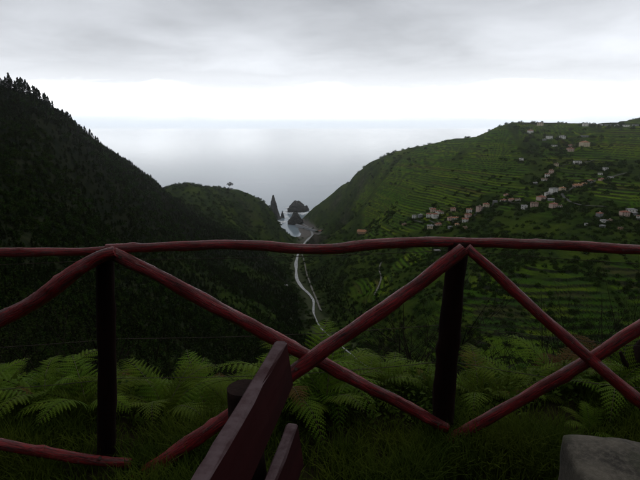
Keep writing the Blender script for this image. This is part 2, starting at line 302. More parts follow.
# (x, y in the photograph, width m, storeys, wall, roof, roof style)
G_TOP = 'houses high under the plateau edge'; G_RIM = 'houses along the skyline of the plateau'; G_MID = 'houses halfway up the terraced hillside'
G_CEN = 'houses of the village centre on the hillside'; G_EDGE = 'houses on the road right of the village centre'; G_LOW = 'houses of the lower village cluster'; G_RGT = 'houses low on the terraces by the dark wooded strip'
HS = [(540, 126, 15, 2, 'cream', 'brown', 'hip', G_TOP, 'cream house on the slope just below the skyline'), (530, 134, 12, 2, 'white', 'terracotta', 'gable', G_TOP, 'white gabled house standing alone below the plateau edge'),
      (549, 140, 14, 2, 'white', 'grey', 'flat', G_TOP, None), (562, 140, 14, 2, 'white', 'grey', 'hip', G_TOP, None), (554, 147, 13, 1, 'white', 'grey', 'flat', G_TOP, None), (570, 147, 8, 1, 'pink', 'terracotta', 'gable', G_TOP, 'small pink house right above the red-roofed one'),
      (570, 152, 14, 2, 'pink', 'terracotta', 'hip', G_TOP, 'pink house with a red roof among the upper houses'), (584, 138, 17, 1, 'grey', 'grey', 'flat', G_TOP, 'long low grey building on the upper slope'), (584, 148, 19, 3, 'cream', 'orange', 'hip', G_TOP, 'large cream house with an orange roof on the upper slope'),
      (544, 142, 8, 1, 'grey', 'grey', 'gable', G_TOP, 'little grey gabled house beside the upper white houses'),
      (585, 127, 12, 2, 'white', 'grey', 'hip', G_RIM, None), (594, 126, 10, 1, 'grey', 'grey', 'flat', G_RIM, None), (600, 126, 11, 1, 'white', 'grey', 'hip', G_RIM, None), (608, 126.5, 13, 1, 'grey', 'grey', 'flat', G_RIM, None), (617, 127, 10, 1, 'white', 'grey', 'hip', G_RIM, None), (626, 127, 14, 1, 'white', 'grey', 'flat', G_RIM, None), (635, 127, 12, 1, 'grey', 'grey', 'flat', G_RIM, None),
      (521, 162, 9, 2, 'white', 'grey', 'flat', G_MID, 'lone white house left of the hillside road'), (556, 167, 10, 2, 'cream', 'brown', 'hip', G_MID, 'cream house at the end of the upper road'), (577, 165, 15, 2, 'white', 'grey', 'flat', G_MID, 'wide white flat-roofed house on the upper road'),
      (544, 181, 12, 1, 'white', 'brown', 'gable', G_MID, None), (551, 174, 9, 2, 'pink', 'terracotta', 'hip', G_MID, 'pink hip-roofed house on the lane between the terraces'), (547, 178, 9, 2, 'white', 'terracotta', 'gable', G_MID, 'white house with a red gable on the lane between the terraces'), (535, 185, 8, 1, 'grey', 'grey', 'gable', G_MID, 'small grey house below the lane'),
      (605, 172, 9, 2, 'white', 'grey', 'flat', G_EDGE, None), (600, 176, 9, 1, 'white', 'grey', 'flat', G_EDGE, None), (590, 182, 9, 1, 'white', 'terracotta', 'gable', G_EDGE, None), (601, 181, 10, 1, 'pink', 'terracotta', 'gable', G_EDGE, 'pink gabled house along the winding road'), (610, 180, 9, 1, 'white', 'grey', 'flat', G_EDGE, None), (577, 188, 15, 1, 'pink', 'orange', 'gable', G_EDGE, 'long pink house with an orange roof by the winding road'), (584, 186, 9, 1, 'cream', 'orange', 'gable', G_EDGE, 'cream gabled house with an orange roof by the winding road'),
      (553, 194, 15, 3, 'white', 'grey', 'flat', G_CEN, 'tallest white block in the village centre'), (547, 196, 9, 2, 'white', 'grey', 'gable', G_CEN, 'small white gabled house beside the tall white block'), (562, 192, 11, 2, 'cream', 'orange', 'hip', G_CEN, 'cream house with a bright orange roof beside the tall white block'), (541, 201, 15, 2, 'pink', 'terracotta', 'hip', G_CEN, None), (534, 207, 13, 2, 'pink', 'brown', 'gable', G_CEN, 'pink gabled house with a brown roof in the village centre'),
      (524, 210, 11, 2, 'white', 'grey', 'gable', G_CEN, 'white gabled house at the terrace edge of the village centre'), (553, 209, 14, 2, 'pink', 'terracotta', 'hip', G_CEN, None), (551, 201, 12, 1, 'grey', 'grey', 'flat', G_CEN, 'low grey building below the tall white block'), (560, 208, 8, 1, 'white', 'brown', 'hip', G_CEN, 'small white house with a brown roof in the village centre'),
      (506, 197, 9, 1, 'pink', 'terracotta', 'gable', G_CEN, None), (503, 203, 11, 1, 'white', 'terracotta', 'gable', G_CEN, None), (511, 202, 10, 1, 'pink', 'terracotta', 'gable', G_CEN, None), (518, 201, 10, 1, 'white', 'brown', 'gable', G_CEN, 'white gabled house with a brown roof on the lane left of the village centre'),
      (599, 218, 10, 2, 'grey', 'terracotta', 'hip', G_RGT, 'grey house with a red roof low on the terraces'), (604, 224, 11, 1, 'white', 'grey', 'flat', G_RGT, None), (602, 229, 8, 1, 'grey', 'grey', 'flat', G_RGT, 'small grey flat-roofed shed low on the terraces'), (624, 217, 14, 2, 'pink', 'terracotta', 'hip', G_RGT, 'pink house with a red roof low on the terraces'), (631, 211, 15, 1, 'white', 'grey', 'flat', G_RGT, None), (634, 216, 9, 1, 'grey', 'grey', 'hip', G_RGT, 'grey hip-roofed house beside the pink one low on the terraces'), (609, 222, 9, 1, 'pink', 'brown', 'gable', G_RGT, 'pink house with a brown gable low on the terraces'), (586, 226, 5, 1, 'white', 'grey', 'flat', G_RGT, 'tiny white hut alone on a green terrace'), (620, 231, 7, 1, 'tan', 'brown', 'gable', G_RGT, 'small tan hut low on the terraces'), (639, 220, 9, 2, 'white', 'brown', 'hip', G_RGT, 'white house with a brown roof low on the terraces'),
      (414, 220, 9, 2, 'white', 'grey', 'flat', G_LOW, None), (420, 218, 9, 2, 'grey', 'grey', 'gable', G_LOW, 'grey gabled house in the lower cluster'), (429, 218, 12, 2, 'white', 'terracotta', 'hip', G_LOW, None), (433, 213, 11, 2, 'pink', 'terracotta', 'gable', G_LOW, None), (438, 215, 11, 2, 'white', 'terracotta', 'hip', G_LOW, None), (435, 220, 13, 2, 'white', 'terracotta', 'hip', G_LOW, None), (430, 229, 12, 1, 'cream', 'grey', 'gable', G_LOW, 'long cream barn at the bottom of the lower cluster'), (438, 226, 11, 1, 'pink', 'terracotta', 'gable', G_LOW, None), (431, 210, 8, 1, 'white', 'grey', 'gable', G_LOW, 'small white house with a grey gable in the lower cluster'), (441, 214, 10, 1, 'white', 'brown', 'gable', G_LOW, 'white house with a brown gable in the lower cluster'),
      (453, 212, 11, 2, 'pink', 'terracotta', 'hip', G_LOW, None), (455, 219, 13, 1, 'white', 'orange', 'gable', G_LOW, 'white gabled house with an orange roof in the lower cluster'), (450, 221, 10, 2, 'pink', 'terracotta', 'hip', G_LOW, None), (469, 213, 11, 2, 'white', 'terracotta', 'gable', G_LOW, None), (468, 217, 12, 2, 'pink', 'terracotta', 'gable', G_LOW, None), (465, 223, 12, 2, 'white', 'terracotta', 'gable', G_LOW, None), (479, 212, 11, 2, 'pink', 'brown', 'hip', G_LOW, 'pink hip-roofed house on the road above the lower cluster'), (486, 208, 12, 2, 'cream', 'terracotta', 'hip', G_LOW, 'cream house on the road above the lower cluster'), (495, 203, 9, 1, 'grey', 'grey', 'flat', G_LOW, 'grey flat shed on the road above the lower cluster'),
      (404, 226, 9, 1, 'tan', 'brown', 'gable', G_LOW, 'tan barn below the lower cluster'), (450, 229, 8, 1, 'grey', 'grey', 'flat', G_LOW, 'grey flat-roofed house at the bottom of the lower cluster'), (465, 229, 8, 1, 'tan', 'brown', 'hip', G_LOW, 'tan hip-roofed house at the bottom of the lower cluster'), (457, 226, 8, 1, 'cream', 'orange', 'hip', G_LOW, 'small cream house with an orange roof in the lower cluster'),
      (362, 234, 22, 2, 'tan', 'orange', 'gable', None, 'large tan house with an orange roof alone above the river mouth'), (437, 252, 11, 1, 'cream', 'grey', 'flat', None, 'cream flat-roofed house alone on terraces just below the lower cluster'), (286, 287, 7, 1, 'white', 'grey', 'flat', None, 'tiny white hut on the dark slope beside the river'),
      (320, 232, 15, 1, 'pink', 'terracotta', 'gable', 'sheds at the river mouth', 'red-roofed shed on the gravel flat at the river mouth'), (311, 229, 13, 1, 'grey', 'grey', 'flat', 'sheds at the river mouth', 'grey flat shed on the gravel flat at the river mouth')]
SITES = [hit(q[0], q[1]) for q in HS]
PADS = [(p[0], p[1], p[2], 0.79*q[2]*0.62) for p, q in zip(SITES, HS) if p is not None]     # ground levelled for each house

# terrain sheet: rings round the viewpoint, finest towards the valley
azf = np.arange(-44, 44.01, 0.125); azc = np.arange(44+3, 360-44-1.5, 3.0); az = np.radians(np.concatenate([azf, azc]))
rr = [0.01]
while rr[-1] < 300: rr.append(rr[-1] + max(0.05, rr[-1]*0.024))
while rr[-1] < 1300: rr.append(rr[-1]+2.3)
while rr[-1] < 2600: rr.append(rr[-1]*1.009)
rr = np.array(rr); na, nr = len(az), len(rr)
GX = (np.sin(az)[None, :]*rr[:, None]).ravel(); GY = (np.cos(az)[None, :]*rr[:, None]).ravel()
GH, GT, GR, GL, GD = terrain(GX, GY, True)
Vt = np.column_stack([GX, GY, GH]); Vt = np.vstack([Vt, [0, 0, hgt(0.0, 0.0)]])
ii = np.arange(nr-1)[:, None]*na; jj = np.arange(na)[None, :]; j2 = (jj+1) % na
Fq = np.stack([ii+jj, ii+na+jj, ii+na+j2, ii+j2], -1).reshape(-1, 4)[:, ::-1]
me = np_mesh('ground', Vt, Fq)
app = lambda a, v=0.0: np.concatenate([a, [v]])
slope = np.abs(np.gradient(GH.reshape(nr, na), axis=0)/np.gradient(rr)[:, None]).ravel()
rad = np.hypot(GX, GY)
wood = sstep(40, -60, GX - 0.02*GY - 25*fbm(GX, GY, 120, 3, 55))*sstep(980, 820, GY)*sstep(50, 90, rad)
wood *= 1 - 0.75*sstep(0.12, 0.3, fbm(GX, GY, 110, 3, 61))*sstep(-190, -120, GX)*sstep(100, 300, GY)
fattr(me, 'terrace', app(GT)); fattr(me, 'riser', app(GR))
fattr(me, 'plot', app(_h(GL.astype(np.int64), np.floor((GX*0.8+GY*0.6)/38 + _h(GL, GL*0, 3)*5), 5)))
fattr(me, 'wood', app(wood)); fattr(me, 'steep', app(sstep(0.75, 1.3, slope)*sstep(900, 1150, GY)))
fattr(me, 'bank', app(sstep(17, 6, GD + 8*fbm(GX, GY, 30, 3, 71))))
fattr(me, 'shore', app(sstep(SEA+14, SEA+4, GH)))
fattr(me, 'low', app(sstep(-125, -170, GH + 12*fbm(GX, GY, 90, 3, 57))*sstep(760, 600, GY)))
fattr(me, 'near', app(sstep(14, 5, rad)))
m, nt, b = material('ground_cover')
def A(n): return N(nt, 'ShaderNodeAttribute', attribute_name=n).outputs['Fac']
gp = N(nt, 'ShaderNodeNewGeometry').outputs['Position']
n1 = N(nt, 'ShaderNodeTexNoise', ins={'Vector': gp, 'Scale': 0.018, 'Detail': 8.0, 'Roughness': 0.62})
n2 = N(nt, 'ShaderNodeTexNoise', ins={'Vector': gp, 'Scale': 0.11, 'Detail': 7.0, 'Roughness': 0.65})
n3 = N(nt, 'ShaderNodeTexNoise', ins={'Vector': gp, 'Scale': 7.0, 'Detail': 6.0, 'Roughness': 0.65})
scrub = mix(nt, ramp(nt, n2.outputs[0], [(0.35, 0.0), (0.65, 1.0)]), (0.008, 0.018, 0.005), (0.034, 0.056, 0.009))
scrub = mix(nt, ramp(nt, n1.outputs[0], [(0.46, 0.0), (0.66, 0.7)]), scrub, (0.058, 0.085, 0.010))
plotc = ramp(nt, A('plot'), [(0.0, (0.036, 0.068, 0.008)), (0.2, (0.066, 0.095, 0.009)), (0.4, (0.040, 0.070, 0.011)), (0.55, (0.090, 0.108, 0.012)),
                             (0.68, (0.035, 0.060, 0.014)), (0.80, (0.060, 0.052, 0.022)), (0.87, (0.070, 0.10, 0.011)), (0.95, (0.03, 0.05, 0.014))], 'CONSTANT')
plotc = mix(nt, 1.0, plotc, mix(nt, A('low'), (1.45, 1.65, 0.85), (0.78, 0.95, 0.75)), 'MULTIPLY')      # dim light of the low near terraces painted in, fresher green above
plotc = mix(nt, ramp(nt, n2.outputs[0], [(0.42, 0.0), (0.68, 0.75)]), plotc, (0.022, 0.040, 0.011))
plotc = mix(nt, A('riser'), plotc, mix(nt, ramp(nt, n2.outputs[0], [(0.4, 0.0), (0.6, 1.0)]), (0.006, 0.010, 0.005), (0.024, 0.026, 0.016)))
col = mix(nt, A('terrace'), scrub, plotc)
floorc = mix(nt, ramp(nt, n2.outputs[0], [(0.4, 0.0), (0.6, 1.0)]), (0.010, 0.015, 0.008), (0.022, 0.026, 0.012))
col = mix(nt, A('wood'), col, floorc)
rock = mix(nt, ramp(nt, n2.outputs[0], [(0.4, 0.0), (0.62, 1.0)]), (0.030, 0.028, 0.022), (0.085, 0.075, 0.058))
col = mix(nt, mth(nt, 'MULTIPLY', A('steep'), ramp(nt, n1.outputs[0], [(0.42, 0.0), (0.56, 1.0)])), col, rock)
col = mix(nt, mth(nt, 'MULTIPLY', A('bank'), 0.85), col, mix(nt, n2.outputs[0], (0.030, 0.045, 0.015), (0.075, 0.078, 0.050)))
col = mix(nt, A('shore'), col, mix(nt, n2.outputs[0], (0.08, 0.075, 0.07), (0.20, 0.18, 0.165)))
soil = mix(nt, n3.outputs[0], (0.012, 0.010, 0.006), (0.035, 0.032, 0.014))
col = mix(nt, A('near'), col, soil)
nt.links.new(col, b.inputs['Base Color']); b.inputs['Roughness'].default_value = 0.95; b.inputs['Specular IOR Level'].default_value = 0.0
bp1 = N(nt, 'ShaderNodeBump', ins={'Strength': 0.9, 'Distance': 2.0, 'Height': n2.outputs[0]})
bp2 = N(nt, 'ShaderNodeBump', ins={'Strength': 0.6, 'Distance': 0.04, 'Height': n3.outputs[0], 'Normal': bp1.outputs[0]})
nt.links.new(bp2.outputs[0], b.inputs['Normal'])
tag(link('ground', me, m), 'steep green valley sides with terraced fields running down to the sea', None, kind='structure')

# ---------------------------------------------------------------- sea
m, nt, b = material('sea_water')
gp = N(nt, 'ShaderNodeNewGeometry').outputs['Position']
wv1 = N(nt, 'ShaderNodeTexNoise', ins={'Vector': N(nt, 'ShaderNodeMapping', ins={'Vector': gp, 'Scale': (0.5, 1.2, 1.0), 'Rotation': (0, 0, 0.3)}).outputs[0], 'Scale': 0.035, 'Detail': 7.0, 'Roughness': 0.6})
wv2 = N(nt, 'ShaderNodeTexNoise', ins={'Vector': gp, 'Scale': 0.004, 'Detail': 4.0})
nt.links.new(mix(nt, wv2.outputs[0], (0.21, 0.27, 0.31), (0.26, 0.32, 0.36)), b.inputs['Base Color'])
b.inputs['Roughness'].default_value = 0.12; b.inputs['IOR'].default_value = 1.33
bp = N(nt, 'ShaderNodeBump', ins={'Strength': 0.022, 'Distance': 2.0, 'Height': wv1.outputs[0]}); nt.links.new(bp.outputs[0], b.inputs['Normal'])
S = 25500
sea = link('sea', mesh('sea', [(-S, -2000, SEA), (S, -2000, SEA), (S, S, SEA), (-S, S, SEA)], [(0, 1, 2, 3)]), m)
tag(sea, 'pale grey open sea fading into haze at the horizon', kind='structure')

# ---------------------------------------------------------------- draped ribbons: river, tracks
def smooth_path(p, n=8):
    p = np.asarray(p, float); out = []
    q = np.vstack([2*p[0]-p[1], p, 2*p[-1]-p[-2]])
    for i in range(1, len(q)-2):
        for t in np.linspace(0, 1, n, endpoint=False):
            a, b_, c, d = q[i-1], q[i], q[i+1], q[i+2]
            out.append(0.5*((2*b_)+(-a+c)*t+(2*a-5*b_+4*c-d)*t*t+(-a+3*b_-3*c+d)*t**3))
    out.append(p[-1]); return np.array(out)
def ribbon(name, path, width, lift, mat, label, wob=0.0, cross=5, seed=0, taper=None):
    p = smooth_path(path, 10); T = np.gradient(p[:, :2], axis=0); T /= np.linalg.norm(T, axis=1)[:, None]
    Nn = np.column_stack([-T[:, 1], T[:, 0]]); k = np.arange(len(p))*0.35
    wl = width*(1+wob*np.array([math.sin(q*1.3+seed)+0.6*math.sin(q*3.1) for q in k])); wr = width*(1+wob*np.array([math.sin(q*1.7+2+seed)+0.6*math.sin(q*2.3) for q in k]))
    if taper is not None: tw = np.interp(np.linspace(0, 1, len(p)), *taper); wl = wl*tw; wr = wr*tw
    V = []
    for c in range(cross):
        f = c/(cross-1)*2-1
        V.append(p[:, :2] + Nn*(np.where(f < 0, wl, wr)*f/2)[:, None])
    V = np.stack(V, 1).reshape(-1, 2); h = terrain(V[:, 0], V[:, 1]).reshape(len(p), cross)
    hh = np.maximum(h, h.max(1, keepdims=True)-0.35*width*0.15) + lift
    V = np.column_stack([V, hh.ravel()])
    Fc = [(i*cross+c, i*cross+c+1, (i+1)*cross+c+1, (i+1)*cross+c) for i in range(len(p)-1) for c in range(cross-1)]
    o = link(name, mesh(name, V, Fc, True), mat); tag(o, label, kind='structure'); return o
m, nt, b = material('river_water')
gp = N(nt, 'ShaderNodeNewGeometry').outputs['Position']
rn = N(nt, 'ShaderNodeTexNoise', ins={'Vector': gp, 'Scale': 0.16, 'Detail': 6.0, 'Roughness': 0.65})
nt.links.new(mix(nt, ramp(nt, rn.outputs[0], [(0.38, 0.0), (0.6, 1.0)]), (0.05, 0.052, 0.05), (0.22, 0.22, 0.215)), b.inputs['Base Color']); b.inputs['Roughness'].default_value = 0.35
bp = N(nt, 'ShaderNodeBump', ins={'Strength': 0.5, 'Distance': 0.6, 'Height': rn.outputs[0]}); nt.links.new(bp.outputs[0], b.inputs['Normal'])
ribbon('river', RIV[2:-1], 5.5, 1.0, m, 'pale river running down the valley floor to the sea', 0.25, taper=([0, .3, .5, 1], [.25, .3, 1, 1]))
M_TRACK = noise_mat('gravel_track', (0.10, 0.095, 0.08), (0.19, 0.18, 0.165), 0.3, 0.95)
def px_path(lst): return [q for q in (hit(*p) for p in lst) if q is not None]
ribbon('valley_track', px_path([(301, 250), (304, 262), (307, 275), (311, 287), (316, 299), (321, 312)]), 2.6, 0.9, M_TRACK, 'pale narrow track beside the river', 0.1)
ribbon('hillside_path', px_path([(382, 262), (379, 270), (381, 279), (378, 288), (374, 296)]), 2.2, 0.9, M_TRACK, 'pale zigzag path on the slope above the river', 0.15)
M_ROAD = noise_mat('worn_asphalt', (0.045, 0.045, 0.045), (0.085, 0.085, 0.08), 0.4, 0.9)
ribbon('road', px_path([(556, 167), (566, 166), (576, 165), (586, 163), (598, 162)]), 4.2, 0.9, M_ROAD, 'narrow road past the upper hillside houses')
ribbon('road', px_path([(632, 173), (620, 175), (608, 179), (596, 181), (584, 186), (572, 189), (562, 194), (566, 200), (576, 205), (592, 208), (606, 208)]), 4.2, 0.9, M_ROAD, 'winding road through the middle of the hillside village')
ribbon('road', px_path([(520, 204), (508, 204), (498, 203), (488, 208), (478, 213), (470, 219), (458, 223), (444, 222), (430, 224), (414, 222)]), 4.0, 0.9, M_ROAD, 'road linking the lower cluster of houses')

# ---------------------------------------------------------------- sea stacks, surf
M_ROCK = noise_mat('sea_rock', (0.018, 0.017, 0.015), (0.065, 0.06, 0.052), 0.06, 0.95, 0.8, 0.3, dist=2.0)
def stack(name, px, pyb, dist, wpx, hpx, prof, seed, label, lean=0.0, sy=0.8):
    base = P(px, pyb, dist); sc = dist*1.0/F; Rm = wpx*sc/2; Hm = hpx*sc
    V = []; nz, na_ = 22, 30
    for i in range(nz+1):
        t = i/nz; rad_ = Rm*np.interp(t, [p[0] for p in prof], [p[1] for p in prof])
        for j in range(na_):
            a = 2*math.pi*j/na_
            n = 1 + 0.35*float(fbm(np.array([math.cos(a)*2+seed*7]), np.array([math.sin(a)*2+t*3.0]), 1.0, 4, seed)[0]) + 0.10*random.uniform(-1, 1)
            V.append((rad_*n*math.cos(a)+lean*t*Hm, rad_*n*math.sin(a)*sy, t*Hm*(1+0.05*math.sin(3*a+seed)) + random.uniform(-.02, .02)*Hm - 6*(i == 0)))
    Fc = [(i*na_+j, i*na_+(j+1) % na_, (i+1)*na_+(j+1) % na_, (i+1)*na_+j) for i in range(nz) for j in range(na_)]
    Fc.append(tuple(nz*na_+j for j in range(na_)))
    o = link(name, mesh(name, V, Fc), M_ROCK); o.location = (base[0], base[1], SEA-2); tag(o, label, 'rock', 'rocks standing off the river mouth'); return o
def seaY(py): d = ray(320, py); return (SEA-EYE)/d[2]*d[1]
stack('sea_stack', 275, 219, seaY(219), 13, 24, [(0, 1), (.25, .75), (.5, .5), (.7, .42), (.85, .25), (1, .12)], 3, 'tall pointed dark sea stack at the foot of the left headland', -0.06)
stack('sea_stack', 282.5, 218, seaY(218), 4, 8, [(0, 1), (.4, .7), (.8, .35), (1, .1)], 5, 'small thin sea stack beside the tall pointed one')
stack('sea_rock', 297.5, 211.5, seaY(211.5), 17, 11.5, [(0, 1), (.3, 1.02), (.6, .85), (.85, .5), (1, .25)], 8, 'broad humped rock island standing out in the surf', -0.1, 0.7)
stack('sea_rock', 306.5, 211, seaY(211), 6, 6, [(0, 1), (.5, .8), (.8, .55), (1, .3)], 9, 'small rock at the end of the humped island')
stack('sea_rock', 295.5, 224, seaY(224), 14, 12, [(0, 1), (.3, 1), (.6, .75), (.85, .5), (1, .3)], 12, 'blocky dark rock on the shore between the headlands', 0.0)
# foam: torn sheets of broken water lying on the sea
m, nt, b = material('sea_foam')
gp = N(nt, 'ShaderNodeNewGeometry').outputs['Position']
fn = N(nt, 'ShaderNodeTexNoise', ins={'Vector': gp, 'Scale': 0.05, 'Detail': 8.0, 'Roughness': 0.7})
b.inputs['Base Color'].default_value = (0.85, 0.87, 0.88, 1); b.inputs['Roughness'].default_value = 0.8
nt.links.new(ramp(nt, fn.outputs[0], [(0.41, 0.0), (0.54, 1.0)]), b.inputs['Alpha'])
V, Fc = [], []
for (px, py, w_, h_, k) in [(288, 212, 13, 5, 0), (282, 217, 9, 3, 1), (281, 222, 9, 3.4, 2), (290, 219, 6, 3, 3), (303, 213.5, 12, 2.6, 4), (296, 207.5, 20, 2.5, 5), (311, 211, 7, 2, 6), (274, 221, 8, 2.5, 7)]:
    i0 = len(V); cpt = plan(px, py, SEA+0.35+0.05*k); V.append(cpt)
    for j in range(26):
        a = 2*math.pi*j/26; q = 1+0.3*math.sin(a*3+k)+0.22*math.sin(a*7+2*k)
        V.append(plan(px+w_/2*q*math.cos(a), py+h_/2*q*math.sin(a), SEA+0.35+0.05*k))
    Fc += [(i0, i0+1+j, i0+1+(j+1) % 26) for j in range(26)]
tag(link('sea_foam', mesh('sea_foam', V, Fc), m), 'white surf breaking round the rocks at the river mouth', 'surf', kind='stuff')

# ================================================================ houses
def wall_mat(name, c): return noise_mat(name, c, tuple(q*0.82 for q in c), 0.5, 0.9)
WALL = {'white': wall_mat('white_render', (0.78, 0.76, 0.71)), 'cream': wall_mat('cream_render', (0.66, 0.56, 0.40)), 'pink': wall_mat('pink_render', (0.62, 0.46, 0.39)),
        'grey': wall_mat('grey_render', (0.26, 0.265, 0.275)), 'tan': wall_mat('tan_render', (0.46, 0.30, 0.18))}
ROOF = {'terracotta': noise_mat('terracotta_tiles', (0.28, 0.105, 0.065), (0.19, 0.075, 0.05), 0.9, 0.85, 0.5, 3), 'brown': noise_mat('brown_tiles', (0.15, 0.085, 0.06), (0.10, 0.06, 0.045), 0.9, 0.85),
        'orange': noise_mat('orange_tiles', (0.34, 0.16, 0.075), (0.26, 0.12, 0.06), 0.9, 0.85), 'grey': noise_mat('grey_roofing', (0.26, 0.25, 0.25), (0.18, 0.18, 0.18), 0.8, 0.85)}
M_GLASS = noise_mat('dark_window', (0.02, 0.024, 0.03), (0.035, 0.04, 0.045), 1, 0.15, spec=0.6)
M_DOOR = noise_mat('door_paint', (0.06, 0.09, 0.05), (0.10, 0.05, 0.035), 0.3, 0.6)
def box(x0, x1, y0, y1, z0, z1):
    V = [(x0, y0, z0), (x1, y0, z0), (x1, y1, z0), (x0, y1, z0), (x0, y0, z1), (x1, y0, z1), (x1, y1, z1), (x0, y1, z1)]
    return V, [(0, 3, 2, 1), (4, 5, 6, 7), (0, 1, 5, 4), (1, 2, 6, 5), (2, 3, 7, 6), (3, 0, 4, 7)]
_unit = {}
def unit(kind):
    if kind not in _unit: _unit[kind] = mesh(kind, *box(-.5, .5, -.5, .5, 0, 1))
    return _unit[kind]
def house(q, wm, floors, wc, rc, label, group, style='hip', turn=None, name='house', cat='house'):
    rz = random.uniform(-0.5, 0.5) if turn is None else turn
    wm = wm*0.79; w_, d_ = wm, wm*random.uniform(0.62, 0.8); h_ = 2.7*floors
    gx = [q[0]+a*w_/2*math.cos(rz)-b_*d_/2*math.sin(rz) for a in (-1, 1) for b_ in (-1, 1)]; gy = [q[1]+a*w_/2*math.sin(rz)+b_*d_/2*math.cos(rz) for a in (-1, 1) for b_ in (-1, 1)]
    hs = terrain(gx, gy); z0 = float(hs.max()*0.7+hs.min()*0.3); sk = z0-float(hs.min())+1.2
    e = empty(name, (q[0], q[1], z0), rz); tag(e, label, cat, group)
    link('wall', mesh('wall', *box(-w_/2, w_/2, -d_/2, d_/2, -sk, h_)), WALL[wc], e)
    o_ = 0.5; X2, Y2 = w_/2+o_, d_/2+o_; zr = h_+0.02; rh = d_*0.24
    if style == 'hip':
        k = max(w_/2-d_/2, 0.3); V = [(-X2, -Y2, zr), (X2, -Y2, zr), (X2, Y2, zr), (-X2, Y2, zr), (-k, 0, zr+rh), (k, 0, zr+rh)]
        Fc = [(0, 1, 5, 4), (1, 2, 5), (2, 3, 4, 5), (3, 0, 4), (3, 2, 1, 0)]
    elif style == 'gable':
        V = [(-X2, -Y2, zr), (X2, -Y2, zr), (X2, Y2, zr), (-X2, Y2, zr), (-X2, 0, zr+rh), (X2, 0, zr+rh)]
        Fc = [(0, 1, 5, 4), (1, 2, 5), (2, 3, 4, 5), (3, 0, 4), (3, 2, 1, 0)]
    else:
        V, Fc = box(-X2+.3, X2-.3, -Y2+.3, Y2-.3, zr, zr+0.5)
    ro = link('roof', mesh('roof', V, Fc), ROOF[rc], e)
    if style != 'flat':
        c_ = link('chimney', unit('chimney'), WALL['white'], ro); c_.scale = (0.7, 0.7, rh+0.7); c_.location = (w_*0.22, d_*0.12, zr)
    nw = max(2, int(w_/3.2))
    for fl in range(floors):
        for i in range(nw):
            x = (i+0.5)/nw*w_-w_/2
            door = fl == 0 and i == nw//2
            o2 = link('door' if door else 'window', unit('door' if door else 'window'), M_DOOR if door else M_GLASS, e)
            o2.scale = (1.0, 0.12, 2.1) if door else (1.15, 0.12, 1.25); o2.location = (x, -d_/2-0.02, 0.05 if door else fl*2.9+0.95)
    return e
ROOFW = {'terracotta': 'red tiled', 'brown': 'brown', 'orange': 'orange', 'grey': 'pale'}
PLACE = {G_TOP: 'among the houses under the plateau edge', G_RIM: 'on the skyline of the plateau', G_MID: 'halfway up the terraces', G_CEN: 'in and beside the village centre', G_EDGE: 'along the winding road', G_LOW: 'in the lower village cluster', G_RGT: 'low on the terraces'}
for q, (px, py, wm, fl, wc, rc, st, g, lab) in zip(SITES, HS):
    if q is None: continue
    if lab is None: lab = '%s house with a %s %s roof %s' % (wc, ROOFW[rc], {'hip': 'hipped', 'gable': 'gabled', 'flat': 'flat'}[st], PLACE[g])
    house(q, wm, fl, wc, rc, lab, g, st)
# sea wall at the river mouth
q0, q1 = hit(296, 227), hit(334, 226)
if q0 is not None and q1 is not None:
    d_ = q1-q0; L = float(np.hypot(d_[0], d_[1])); e = link('sea_wall', mesh('sea_wall', *box(0, L, -2, 2, -8, 6)), WALL['grey']); e.location = (q0[0], q0[1], SEA+3); e.rotation_euler = (0, 0, math.atan2(d_[1], d_[0]))
    tag(e, 'long grey sea wall across the beach at the river mouth', 'wall')

# ================================================================ trees
def tris_cloud(n, sampler, size, flat=0.5, seed=0):
    g = np.random.default_rng(seed); c = sampler(g, n)
    nrm = g.normal(size=(n, 3)); nrm[:, 2] = np.abs(nrm[:, 2])+flat; nrm /= np.linalg.norm(nrm, axis=1)[:, None]
    t = np.cross(nrm, g.normal(size=(n, 3))); t /= np.linalg.norm(t, axis=1)[:, None]; b_ = np.cross(nrm, t)
    s = (size*(0.6+0.8*g.random(n)))[:, None]
    V = np.stack([c+t*s, c+b_*s*0.6, c-t*s, c-b_*s*0.6], 1).reshape(-1, 3)
    return V, np.arange(4*n).reshape(-1, 4)
def cone_trunk(h, r, lean=0.0, n=6, seg=4):
    V = []; Fc = []
    for i in range(seg+1):
        t = i/seg
        for j in range(n):
            a = 2*math.pi*j/n; V.append((lean*h*t*t+r*(1-0.85*t)*math.cos(a), r*(1-0.85*t)*math.sin(a), t*h-0.4*(i == 0)))
    Fc = [(i*n+j, i*n+(j+1) % n, (i+1)*n+(j+1) % n, (i+1)*n+j) for i in range(seg) for j in range(n)]
    return V, Fc
M_BARK = noise_mat('tree_bark', (0.03, 0.024, 0.02), (0.065, 0.05, 0.04), 3, 0.9)
M_PINE = leaf_mat('pine_foliage', (0.007, 0.013, 0.007), (0.022, 0.034, 0.014), 0.4, 0.9, 0.6, 0.12, 0.0)
M_WOOD = leaf_mat('wood_foliage', (0.006, 0.011, 0.004), (0.030, 0.044, 0.009), 0.25, 0.9, 0.9, 0.12, 0.0)
M_BUSH = leaf_mat('bush_foliage', (0.011, 0.024, 0.006), (0.040, 0.064, 0.010), 0.5, 0.9, 0.7, 0.2, 0.0)
